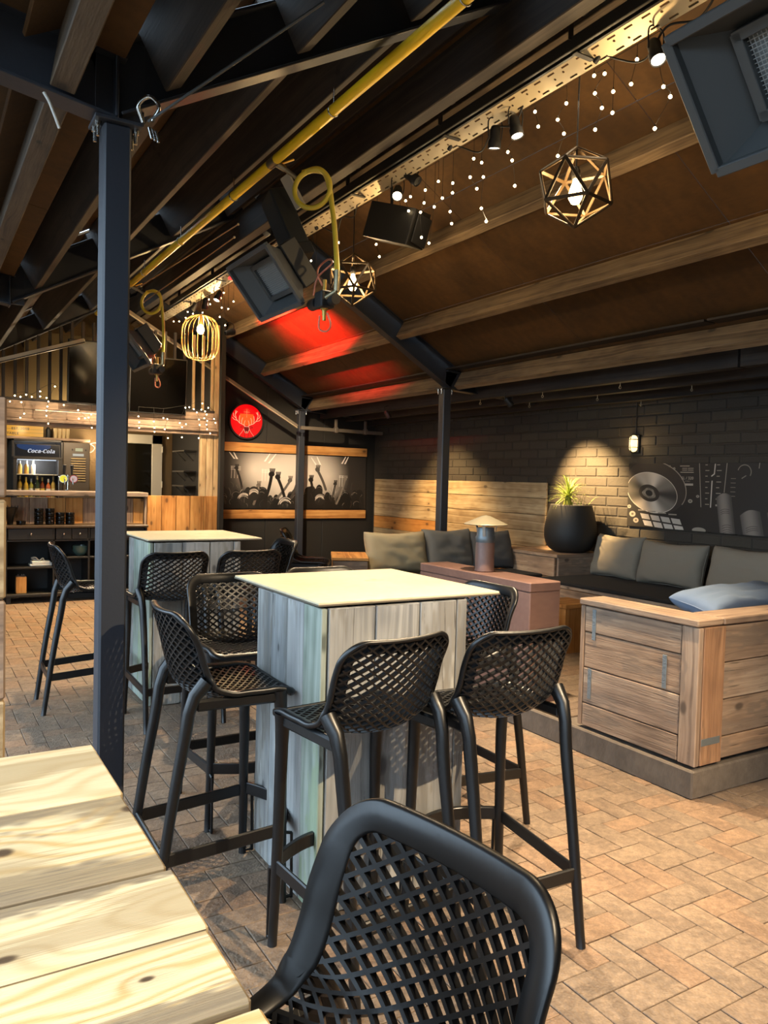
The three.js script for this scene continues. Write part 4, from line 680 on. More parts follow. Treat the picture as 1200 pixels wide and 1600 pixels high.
const FD = [[2.38, 2.22], [2.39, 2.08], [2.39, 2.15], [2.57, 2.17], [2.58, 2.04], [2.58, 2.09], [2.69, 2.22], [2.71, 2.08], [2.74, 2.21], [2.75, 1.97], [2.9, 2.17], [2.93, 1.99], [2.93, 2.12], [2.97, 2.37], [2.98, 2.16], [3.02, 2.38], [3.08, 2.36], [3.12, 2.32], [3.15, 1.99], [3.15, 2.23], [3.16, 2.16], [3.18, 2.36], [3.19, 2.44], [3.22, 2.25], [3.23, 2.34], [3.25, 2.17], [3.25, 2.3], [3.26, 2.11], [3.26, 2.22], [3.27, 2.39], [3.3, 2.06], [3.35, 2.25], [3.37, 2.2]];
const pA = (a, b) => V(2.88, b, a), pC = (a, b) => V(a, b, -9.955);
fairy(FA.filter((b) => b[0] > -3.0), pA, 3.56, 'fairy lights hanging around the nearest pendant'); fairy(FA.filter((b) => b[0] <= -3.0 && b[0] > -3.6), pA, 3.56, 'fairy lights hanging below the pair of track spots'); fairy(FA.filter((b) => b[0] <= -3.6 && b[0] > -4.2), pA, 3.56, 'fairy lights hanging right of the wedge loudspeaker'); fairy(FA.filter((b) => b[0] <= -4.2), pA, 3.56, 'fairy lights hanging in front of the wedge loudspeaker');
fairy(FB.filter((b) => b[0] > -7), pA, 3.56, 'fairy lights around the middle faceted pendant'); fairy(FB.filter((b) => b[0] <= -7), pA, 3.56, 'fairy lights above the wire cage pendant');
fairy(FC, pC, 2.34, 'fairy lights on the bar beam left of the near post', 0.03); fairy(FD, pC, 2.34, 'fairy lights bunched on the bar beam beside the timber column', 0.03);
// bulkhead wall lamp
{
  const o = thing('bulkhead_lamp', 'oval caged bulkhead lamp glowing on the dark brick wall', 'wall lamp', [6.28, 1.94, -5.52]);
  part('back_plate', new RoundedBoxGeometry(0.03, 0.19, 0.11, 3, 0.014).translate(0, 0, 0), mBlack, o);
  const g = new THREE.CapsuleGeometry(0.042, 0.085, 6, 16); g.scale(1, 1, 1).translate(-0.03, 0, 0); part('glass_bulb', g, glow(1, 0.72, 0.32, 2.6), o);
  for (const y of [-0.04, 0.04]) part('cage_bar', tube([V(0.0, y, -0.05), V(-0.06, y, -0.04), V(-0.08, y, 0), V(-0.06, y, 0.04), V(0, y, 0.05)], 0.004, 20, 5), mBlack, o);
  part('cage_bar', tube([V(0, 0.095, 0), V(-0.06, 0.08, 0), V(-0.08, 0, 0), V(-0.06, -0.08, 0), V(0, -0.095, 0)], 0.004, 24, 5), mBlack, o);
  part('supply_cable', rod(V(0.0, 0.09, 0), V(0.0, 0.42, 0), 0.005), mBlack, o); lamp(o, [-0.09, 0, 0], 0.35, AMBER, 2);
}
// screw hooks under the lean-to beams
for (const [x, y, z] of [[5.35, 2.42, -5.9], [5.35, 2.42, -4.9], [5.8, 2.40, -5.6], [5.8, 2.40, -6.6], [6.2, 2.36, -5.4], [5.35, 2.42, -6.9], [5.8, 2.40, -4.5]]) { const o = thing('screw_hook', 'small galvanised screw hook under the dark lean-to beams', 'hook', [x, y, z], 0, 'screw hooks under the lean-to beams'); part('shank', rod(V(0, 0, 0), V(0, -0.03, 0), 0.003), mGalv, o); part('eye', new THREE.TorusGeometry(0.012, 0.003, 6, 14).translate(0, -0.042, 0), mGalv, o); }

// ---------------------------------------------------------------- printed posters and the round sign
function arm(c, x, y, a, L, w, col, hand = true) { const x1 = x + Math.cos(a) * L * 0.5, y1 = y - Math.sin(a) * L * 0.5, a2 = a + 0.25, x2 = x1 + Math.cos(a2) * L * 0.5, y2 = y1 - Math.sin(a2) * L * 0.5; c.strokeStyle = col; c.lineCap = 'round'; c.lineWidth = w; c.beginPath(); c.moveTo(x, y); c.quadraticCurveTo(x1, y1, x2, y2); c.stroke(); if (hand) { c.fillStyle = col; c.beginPath(); c.ellipse(x2, y2 - w * 0.2, w * 0.85, w * 1.0, a2, 0, 7); c.fill(); for (let k = -1; k < 3; k++) { c.lineWidth = w * 0.34; c.beginPath(); c.moveTo(x2 + k * w * 0.35, y2 - w * 0.5); c.lineTo(x2 + k * w * 0.5, y2 - w * 1.9); c.stroke(); } } }
const crowd = canvasTex(1500, 520, (c, w, h) => {
  const r = rng(5); c.fillStyle = '#2b2724'; c.fillRect(0, 0, w, h);
  for (const [x, y, rad, al] of [[560, 190, 420, 0.9], [330, 150, 260, 0.7], [900, 170, 420, 0.9], [740, 260, 520, 0.8], [1080, 200, 240, 0.6]]) { const g = c.createRadialGradient(x, y, 5, x, y, rad); g.addColorStop(0, `rgba(214,203,190,${al})`); g.addColorStop(1, 'rgba(214,203,190,0)'); c.fillStyle = g; c.fillRect(0, 0, w, h); }
  const beam = (x, y, x2, y2, ww) => { c.fillStyle = 'rgba(235,228,218,0.85)'; c.beginPath(); c.moveTo(x - 4, y); c.lineTo(x + 4, y); c.lineTo(x2 + ww, y2); c.lineTo(x2 - ww, y2); c.fill(); };
  for (const [x, y, x2, y2] of [[90, 0, 140, 60], [130, 0, 165, 62], [480, 0, 430, 75], [540, 0, 470, 90], [900, 20, 960, 100], [960, 10, 1000, 90], [1270, 0, 1230, 70], [1300, 0, 1262, 72]]) beam(x, y, x2, y2, 9);
  c.strokeStyle = 'rgba(225,220,210,0.8)'; c.lineWidth = 4; for (const [x, y, n] of [[105, 130, 3], [400, 150, 3], [1200, 190, 2]]) for (let k = 0; k < n; k++) { c.beginPath(); c.moveTo(x, y + k * 14); c.lineTo(x + 95, y + k * 14 + 4); c.stroke(); c.beginPath(); c.moveTo(x + 10 + k * 30, y); c.lineTo(x + 6 + k * 30, y + 110); c.stroke(); }
  for (let i = 0; i < 46; i++) { const x = r() * w, y = h * (0.66 + r() * 0.3); c.fillStyle = r() < 0.5 ? '#0f0e0d' : '#191715'; c.beginPath(); c.ellipse(x, y, 30 + r() * 22, 40 + r() * 24, 0, 0, 7); c.fill(); c.fillRect(x - 55, y + 30, 110, 200); if (r() < 0.5) { c.strokeStyle = 'rgba(200,190,178,0.6)'; c.lineWidth = 3; c.beginPath(); c.arc(x, y, 36, 3.3, 5.6); c.stroke(); } }
  for (const [x, y, a, L, ww, k] of [[215, 330, 1.75, 190, 20, '#14110f'], [440, 440, 1.2, 250, 30, '#0e0c0b'], [560, 420, 0.8, 210, 24, '#55504a'], [640, 440, 1.8, 230, 28, '#12100f'], [700, 420, 1.1, 220, 26, '#3a3632'], [800, 430, 1.5, 230, 28, '#171412'], [930, 430, 1.6, 190, 26, '#0f0d0c'], [1060, 330, 1.9, 210, 26, '#4a453f'], [1120, 440, 1.2, 170, 20, '#24211e'], [1180, 470, 1.1, 260, 20, '#6d665e'], [60, 470, 1.9, 220, 20, '#39352f'], [330, 480, 1.2, 180, 22, '#5c554d']]) arm(c, x, y, a, L, ww, k);
  for (const [x, y, rr] of [[240, 430, 62], [330, 380, 58], [640, 480, 66], [1000, 430, 52]]) { c.fillStyle = '#1b1917'; c.beginPath(); c.ellipse(x, y, rr, rr * 1.15, 0, 0, 7); c.fill(); c.strokeStyle = 'rgba(205,196,184,0.75)'; for (let k = 0; k < 9; k++) { c.lineWidth = 2 + r() * 4; c.beginPath(); c.arc(x + (r() - 0.5) * 14, y + r() * 30, rr * (0.75 + r() * 0.3), 3.4 + r() * 0.4, 5.2 + r() * 0.8); c.stroke(); } }
  for (let i = 0; i < 60; i++) { c.strokeStyle = `rgba(210,202,190,${0.15 + r() * 0.35})`; c.lineWidth = 2 + r() * 3; const x = r() * w, y = h * (0.62 + r() * 0.36); c.beginPath(); c.moveTo(x, y); c.quadraticCurveTo(x + (r() - 0.5) * 60, y - 30, x + (r() - 0.5) * 60, y - 60 * r() - 15); c.stroke(); }
});
const deck = canvasTex(1920, 512, (c, w, h) => {
  c.fillStyle = '#1c1814'; c.fillRect(0, 0, w, h);
  c.save(); c.translate(265, 205); c.rotate(0.26); c.fillStyle = '#2f2822'; c.beginPath(); c.ellipse(0, -20, 300, 200, 0, 0, 7); c.fill(); c.strokeStyle = '#8d8275'; c.lineWidth = 7; c.beginPath(); c.ellipse(0, -20, 300, 200, 0, 3.9, 6.6); c.stroke(); c.restore();
  c.save(); c.translate(238, 232); c.rotate(0.22); const N = 90; for (let i = 0; i < N; i++) { const a = i / N * Math.PI * 2, b = (i + 1.15) / N * Math.PI * 2, v = 120 + 62 * Math.cos(2 * (a - 1.35)) + 18 * Math.sin(7 * a); c.fillStyle = `rgb(${v | 0},${v * 0.93 | 0},${v * 0.84 | 0})`; c.beginPath(); c.moveTo(0, 0); c.lineTo(252 * Math.cos(a), 158 * Math.sin(a)); c.lineTo(252 * Math.cos(b), 158 * Math.sin(b)); c.fill(); } c.strokeStyle = '#cfc4b4'; c.lineWidth = 4; c.beginPath(); c.ellipse(0, 0, 250, 156, 0, 0, 7); c.stroke();
  c.fillStyle = '#221d18'; c.beginPath(); c.ellipse(-22, 10, 104, 66, 0, 0, 7); c.fill(); c.strokeStyle = '#b3a898'; for (let i = 0; i < 40; i++) { const a = i / 40 * 6.283; c.lineWidth = 2.5; c.beginPath(); c.moveTo(-22 + 36 * Math.cos(a), 10 + 24 * Math.sin(a)); c.lineTo(-22 + (66 + 10 * Math.sin(3 * a)) * Math.cos(a), 10 + 42 * Math.sin(a)); c.stroke(); } c.fillStyle = '#14110e'; c.beginPath(); c.ellipse(-22, 10, 30, 20, 0, 0, 7); c.fill(); c.restore();
  for (let i = 0; i < 4; i++) for (let j = 0; j < 2; j++) { const x = 132 + i * 100 + j * 28, y = 402 + i * 8 + j * 54; c.fillStyle = j ? '#b9b0a4' : '#aba296'; c.beginPath(); c.moveTo(x, y); c.lineTo(x + 84, y + 6); c.lineTo(x + 104, y + 48); c.lineTo(x + 22, y + 42); c.fill(); }
  c.fillStyle = '#8b8276'; for (let i = 0; i < 4; i++) c.fillRect(110 + i * 100, 372 + i * 7, 76, 10);
  for (const [x, y, r] of [[18, 352, 20], [54, 412, 32], [92, 462, 28], [404, 22, 9], [446, 40, 12], [668, 250, 14], [604, 288, 20]]) { c.fillStyle = '#8f8679'; c.beginPath(); c.ellipse(x, y, r, r * 0.75, 0, 0, 7); c.fill(); c.fillStyle = '#4d463e'; c.beginPath(); c.ellipse(x, y, r * 0.4, r * 0.3, 0, 0, 7); c.fill(); }
  c.fillStyle = '#9a9184'; for (const [x, y, ww, hh] of [[500, 18, 86, 6], [520, 36, 46, 5], [572, 36, 50, 5], [520, 50, 46, 5], [572, 50, 50, 5], [505, 66, 120, 6], [552, 154, 72, 16]]) c.fillRect(x, y, ww, hh); c.font = 'bold 30px sans-serif'; c.fillText('SL / 320', 516, 124); c.font = '14px sans-serif'; c.fillText('STEREO', 548, 142);
  c.strokeStyle = '#8f8679'; c.lineWidth = 6; for (const [x, y, x2, y2] of [[672, 0, 700, 330], [905, 0, 890, 215], [1160, 0, 1156, 40]]) { c.beginPath(); c.moveTo(x, y); c.lineTo(x2, y2); c.stroke(); } c.lineWidth = 9; c.strokeStyle = '#b9b0a2'; c.beginPath(); c.moveTo(808, 5); c.lineTo(803, 80); c.lineTo(778, 98); c.stroke(); c.beginPath(); c.moveTo(786, 130); c.lineTo(782, 330); c.stroke(); c.fillStyle = '#8f8679'; for (let i = 0; i < 8; i++) { c.fillRect(724 + i * 1.5, 10 + i * 42, i % 2 ? 34 : 20, 6); c.fillRect(822, 10 + i * 42, i % 2 ? 40 : 26, i > 6 ? 14 : 6); }
  c.strokeStyle = '#7a7267'; c.lineWidth = 7; c.beginPath(); c.arc(1045, 66, 52, 3.4, 6.8); c.stroke(); c.beginPath(); c.moveTo(1060, 90); c.lineTo(1025, 112); c.stroke(); c.fillStyle = '#6f675d'; for (let i = 0; i < 5; i++) c.fillRect(940, 110 + i * 32, 40, 5);
  // fingers on the deck
  const fin = (x, y, ww, L, lean) => { c.save(); c.translate(x, y); c.rotate(lean); for (let i = 0; i < 26; i++) { const t = i / 25, v = 52 + 78 * Math.sin(Math.PI * Math.min(0.95, t * 0.9 + 0.1)) * (0.9); c.fillStyle = `rgb(${v | 0},${v * 0.92 | 0},${v * 0.84 | 0})`; c.fillRect(ww * (t - 0.5), 30 - 24 * Math.sin(Math.PI * t), ww / 25 + 1, L); } c.strokeStyle = 'rgba(50,42,36,0.75)'; c.lineWidth = 4; for (const yy of [130, 145, 158, 245, 262, 280, 296]) { c.beginPath(); c.moveTo(-ww * 0.3, yy); c.quadraticCurveTo(0, yy - 16, ww * 0.32, yy + 4); c.stroke(); } c.restore(); };
  fin(880, 215, 118, 420, -0.16); fin(1090, 330, 150, 420, -0.22); fin(1300, 300, 160, 420, -0.22); fin(1500, 340, 160, 420, -0.2); c.fillStyle = '#8c8376'; c.beginPath(); c.ellipse(690, 505, 60, 22, 0, 0, 7); c.fill();
});
{
  const p = thing('crowd_poster', 'black and white concert crowd poster on the rear wall', 'poster', [4.93, 1.04, -10.807]);
  part('board', at(cbox(2.42, 0.82, 0.016, 0.002), 0, 0.41, 0), mBlack, p); part('print', new THREE.PlaneGeometry(2.41, 0.81).translate(0, 0.41, 0.009), new THREE.MeshStandardMaterial({ map: crowd, roughness: 0.45 }), p);
  for (const [y, label] of [[1.868, 'orange wooden board above the crowd poster'], [0.895, 'orange wooden board below the crowd poster']]) { const b = thing('wall_board', label, 'board', [0, y, -10.79], 0, 'boards framing the crowd poster'); for (const [x0, x1] of [[3.70, 4.96], [4.965, 6.13]]) part('plank', at(cbox(x1 - x0, 0.13, 0.05, 0.004, 0), (x0 + x1) / 2, 0.065, 0), wOrange[1], b); }
  const d = thing('mixer_poster', 'poster of a turntable mixer and fingers on the brick wall', 'poster', [6.282, 1.10, -4.39]);
  part('board', at(cbox(0.014, 0.64, 2.4, 0.002), 0, 0.32, 0), mBlack, d); part('print', new THREE.PlaneGeometry(2.395, 0.635).rotateY(-Math.PI / 2).translate(-0.008, 0.32, 0), new THREE.MeshStandardMaterial({ map: deck, roughness: 0.5 }), d);
  const sign = canvasTex(512, 512, (c) => {
    c.fillStyle = '#000'; c.fillRect(0, 0, 512, 512); c.fillStyle = '#e8040c'; c.beginPath(); c.arc(256, 256, 250, 0, 7); c.fill();
    const st = (col, lw, pts) => { c.strokeStyle = col; c.lineWidth = lw; c.lineCap = 'round'; c.lineJoin = 'round'; c.beginPath(); c.moveTo(...pts[0]); for (let i = 1; i < pts.length; i++) c.lineTo(...pts[i]); c.stroke(); };
    c.fillStyle = '#ff5a1c'; c.beginPath(); c.moveTo(150, 150); c.lineTo(362, 150); c.lineTo(380, 250); c.lineTo(300, 320); c.lineTo(212, 320); c.lineTo(132, 250); c.fill();
    for (const s of [-1, 1]) { const X = (x) => 256 + s * x; const L = '#ffb488';
      st(L, 9, [[X(26), 330], [X(60), 310], [X(110), 290], [X(160), 240], [X(180), 170], [X(172), 110]]); st(L, 8, [[X(172), 220], [X(206), 190], [X(212), 150]]); st(L, 8, [[X(150), 254], [X(200), 240], [X(222), 214]]); st(L, 8, [[X(110), 290], [X(120), 230], [X(112), 180]]); st(L, 8, [[X(80), 304], [X(78), 250], [X(64), 210]]); st(L, 8, [[X(178), 160], [X(150), 120]]); st(L, 7, [[X(40), 322], [X(36), 280], [X(24), 250]]);
      st('#5a0206', 6, [[X(30), 345], [X(78), 335], [X(96), 352], [X(50), 362]]); st('#ff9a7a', 6, [[X(40), 370], [X(70), 420], [X(110), 470], [X(120), 500]]); st('#5a0206', 5, [[X(18), 400], [X(30), 450], [X(26), 505]]); }
    c.fillStyle = '#6a0508'; c.beginPath(); c.moveTo(220, 340); c.lineTo(292, 340); c.lineTo(300, 372); c.lineTo(276, 432); c.lineTo(236, 432); c.lineTo(212, 372); c.fill(); c.strokeStyle = '#ffb08c'; c.lineWidth = 6; c.stroke(); c.fillStyle = '#ff7a58'; c.beginPath(); c.ellipse(256, 415, 14, 10, 0, 0, 7); c.fill();
    st('#ff9a60', 6, [[256, 80], [256, 200]]); st('#ff9a60', 6, [[212, 122], [300, 122]]); for (let k = 0; k < 12; k++) { const a = k / 12 * 6.283; st('#ff7a40', 3, [[256 + 22 * Math.cos(a), 122 + 22 * Math.sin(a)], [256 + 56 * Math.cos(a), 122 + 56 * Math.sin(a)]]); }
  });
  const s = thing('neon_sign', 'round red backlit stag emblem sign above the poster', 'sign', [4.11, 2.31, -10.79]);
  part('casing', new THREE.CylinderGeometry(0.262, 0.262, 0.05, 48).rotateX(Math.PI / 2), mBlack, s); part('sign_face', new THREE.CircleGeometry(0.247, 48).translate(0, 0, 0.028), new THREE.MeshStandardMaterial({ color: 0x000000, emissive: 0xffffff, emissiveMap: sign, emissiveIntensity: 1.15, roughness: 0.4 }), s);
  lamp(s, [0, 0, 0.12], 0.25, new THREE.Color().setRGB(1, 0.05, 0.03), 8);
}

// ---------------------------------------------------------------- bar
{
  const f = thing('bar_counter', 'timber bar front with counter, beam and column at the back left', 'bar', [0, 0, 0]);
  for (let i = 0; i < 13; i++) { const x = 0.0 + i * 0.2; if (x < 2.48) part('plank', at(cbox(0.195, 1.19, 0.03, 0.003, 1), x + 0.1 - 0.04, 0.6, -10.1), pick([wOrange[0], wScaf[2], wOrange[3], wScaf[0]]), f); }
  for (let i = 0; i < 5; i++) part('plank', at(cbox(0.178, 1.235, 0.03, 0.003, 1), 2.62 + i * 0.184, 0.6175, -10.07), wOrange[[0, 2, 0, 3, 1][i]], f);
  part('panel_edge', at(cbox(0.03, 1.235, 0.06, 0.003, 1), 2.505, 0.6175, -10.08), wScaf[1], f);
  part('counter', at(cbox(2.62, 0.055, 0.5, 0.006, 0), 1.21, 1.245, -10.22), wScaf[3], f);
  for (const [y, h] of [[2.175, 0.105], [2.28, 0.1]]) part('beam_board', at(cbox(3.5, h - 0.004, 0.05, 0.004, 0), 1.68, y, -10.06), wScaf[1], f);
  part('beam_trim', at(cbox(3.5, 0.035, 0.09, 0.004, 0), 1.68, 2.103, -10.06), wScaf[3], f); part('beam_trim', at(cbox(3.5, 0.045, 0.05, 0.004, 0), 1.68, 2.06, -10.07), wScaf[0], f);
  for (const [x, w] of [[3.255, 0.08], [3.345, 0.09], [3.43, 0.065]]) part('column_board', at(cbox(w, x > 3.4 ? 3.5 : 2.05, 0.06, 0.004, 1), x, x > 3.4 ? 1.75 : 1.025, -10.12), wPale[x > 3.4 ? 1 : 0], f);
  // slatted screen over the beam
  const sl = thing('slat_screen', 'row of dark upright slats above the bar beam', 'screen'); part('sill', at(cbox(3.5, 0.03, 0.06, 0.003, 0), 1.66, 2.35, -10.12), wDark[0], sl);
  for (let i = 0; i < 26; i++) { const x = 0.25 + i * 0.125; const tp = Math.min(3.34, x < 0.65 ? 2.8 : x < 2.6 ? 2.78 + 0.555 * (x - 0.65) : 3.8 - 0.596 * (x - 2.6)); part('slat', at(cbox(0.035, tp - 2.365, 0.03, 0.003, 1), x, (tp + 2.365) / 2, -10.13), i > 22 ? wPale[0] : wDark[i % 2], sl); }
  part('back_panel', at(cbox(1.9, 1.0, 0.02, 0.002, 0), 2.2, 2.9, -11.6), std(0x5a4a26, 0.8), sl);
}
function tv(x0, x1, y0, y1, label) { const t = thing('television', label, 'television', [(x0 + x1) / 2, y0, -10.0], 0, 'televisions above the bar'); const w = x1 - x0, h = y1 - y0; part('casing', at(cbox(w, h, 0.05, 0.006), 0, h / 2, 0), mBlack, t); part('screen', at(cbox(w - 0.03, h - 0.03, 0.004, 0.001), 0, h / 2, 0.026), std(0x060504, 0.12), t); part('wall_mount', at(cbox(0.2, 0.2, 0.08, 0.004), 0, h / 2, -0.06), mBlack, t); for (const c of t.children) c.rotation.x = 0.06; }
tv(1.55, 2.235, 2.33, 3.09, 'black television left of the pair, mirroring the cage pendant'); tv(2.265, 2.985, 2.27, 2.98, 'black television right of the pair, above the bar doorway');
{
  const c = thing('bar_cabinet', 'black open cabinet with drawers standing against the bar front', 'cabinet', [0.86, 0, -9.86]), mc = std(0x1e1c1a, 0.5), mi = std(0x131414, 0.6);
  part('top', at(cbox(1.60, 0.028, 0.46, 0.004, 0), 0.78, 0.872, 0.0), std(0x4a3a28, 0.4), c); part('back', at(cbox(1.54, 0.76, 0.012, 0.002), 0.78, 0.47, -0.2), mi, c);
  for (const x of [0.0, 0.50, 0.885, 1.545]) part('side_panel', at(cbox(0.022, 0.77, 0.42, 0.002), x + 0.01, 0.47, 0), mc, c);
  part('bottom', at(cbox(1.60, 0.03, 0.44, 0.004), 0.78, 0.095, 0.01), mc, c); part('shelf', at(cbox(0.48, 0.02, 0.4, 0.002), 0.26, 0.405, 0.01), mc, c); part('shelf', at(cbox(0.37, 0.02, 0.4, 0.002), 0.70, 0.51, 0.01), mc, c); part('shelf', at(cbox(0.64, 0.02, 0.4, 0.002), 1.22, 0.51, 0.01), mc, c); part('rail', at(cbox(1.55, 0.02, 0.42, 0.002), 0.78, 0.715, 0), mc, c);
  for (const [x0, x1] of [[0.03, 0.5], [0.53, 0.7], [0.705, 0.88], [0.91, 1.2], [1.21, 1.53]]) { const d = part('drawer', at(cbox(x1 - x0, 0.125, 0.02, 0.003), (x0 + x1) / 2, 0.79, 0.205), mc, c); part('knob', new THREE.SphereGeometry(0.014, 12, 8).translate((x0 + x1) / 2, 0.79, 0.228), mChrome, d); }
  for (const x of [0.04, 1.5]) for (const z of [-0.17, 0.18]) part('foot', at(cbox(0.05, 0.085, 0.05, 0.003), x, 0.0425, z), mc, c);
  // ashtrays
  const ash = lathe([[0.001, 0.006], [0.040, 0.006], [0.044, 0.04], [0.049, 0.046], [0.052, 0.042], [0.05, 0.012], [0.047, 0.0], [0.001, 0.0]], 24), ma = std(0x0b0b0c, 0.25);
  const stacks = [[1.23, 4, 'first'], [1.352, 4, 'second'], [1.462, 3, 'third'], [1.572, 3, 'fourth']];
  for (const [x, n, w] of stacks) for (let k = 0; k < n; k++) { const a = thing('ashtray', `glossy black ashtray ${['at the bottom', n === 3 ? 'in the middle' : 'second from the bottom', n === 3 ? 'on top' : 'third from the bottom', 'on top'][k]} of the ${w} stack from the left`, 'ashtray', [x, 0.887 + k * 0.0475, -9.84], k, 'stacked ashtrays'); part('bowl', ash, ma, a); }
  { const a = thing('ashtray', 'single glossy black ashtray standing alone on the cabinet', 'ashtray', [1.04, 0.887, -9.82]); part('bowl', ash, ma, a); }
  const v = thing('vase', 'black flared basket at the left end of the cabinet top', 'basket', [0.93, 0.887, -9.86]); part('body', lathe([[0.001, 0], [0.03, 0], [0.045, 0.08], [0.085, 0.2], [0.08, 0.2], [0.04, 0.08], [0.001, 0.02]], 16), ma, v); for (let i = 0; i < 12; i++) part('spike', rod(V(Math.cos(i / 2) * 0.08, 0.2, Math.sin(i / 2) * 0.08), V(Math.cos(i / 2) * 0.085, 0.225, Math.sin(i / 2) * 0.085), 0.005, 0.001, 5), ma, v);
  const bx = thing('menu_holder', 'small orange wooden caddy on the cabinet floor', 'caddy', [1.035, 0.111, -9.74]); part('body', at(cbox(0.11, 0.19, 0.09, 0.003, 1), 0, 0.095, 0), wOrange[0], bx); part('lid', at(cbox(0.1, 0.006, 0.08, 0.002), 0, 0.193, 0), wScaf[0], bx); for (const x of [-0.03, 0.01, 0.03]) part('peg', rod(V(x, 0.19, 0), V(x, 0.215, 0), 0.005), wScaf[1], bx);
  const tr = thing('cloth_bundle', 'folded white cloths on the upper left cabinet shelf', 'cloths', [1.24, 0.416, -9.76]); for (const [w, y, x] of [[0.24, 0.0, 0], [0.22, 0.018, 0.01], [0.2, 0.034, 0]]) part('cloth', new RoundedBoxGeometry(w, 0.024, 0.16, 3, 0.011).translate(x, y + 0.014, 0), std(0xc9cdc9, 0.9), tr); part('bow', tube([V(-0.02, 0.06, 0.06), V(-0.06, 0.1, 0.05), V(-0.1, 0.09, 0.03), V(-0.02, 0.065, 0.06), V(0.02, 0.09, 0.05), V(0.03, 0.06, 0.07)], 0.009, 36, 6), std(0x8b9092, 0.8), tr);
  const bw = thing('glass_bowl', 'green glass bowl on the upper right cabinet shelf', 'bowl', [1.68, 0.521, -9.78]); part('bowl', lathe([[0.001, 0.006], [0.05, 0.006], [0.085, 0.06], [0.09, 0.12], [0.094, 0.12], [0.09, 0.055], [0.055, 0.0], [0.001, 0]], 24), new THREE.MeshPhysicalMaterial({ color: 0x6d8f86, roughness: 0.15, transmission: 0.6, thickness: 0 }), bw);
  const rd = thing('radio', 'small radio on the lower right cabinet shelf', 'radio', [1.47, 0.111, -9.74]); part('case', new RoundedBoxGeometry(0.2, 0.11, 0.1, 3, 0.012).translate(0, 0.055, 0), std(0x5d574c, 0.5), rd); for (const x of [-0.05, 0.05]) part('dial', new THREE.CylinderGeometry(0.025, 0.025, 0.012, 18).rotateX(Math.PI / 2).translate(x, 0.05, 0.054), mBlack, rd); part('handle', tube([V(-0.07, 0.11, 0), V(-0.06, 0.14, 0), V(0.06, 0.14, 0), V(0.07, 0.11, 0)], 0.006, 20, 6), mBlack, rd);
}
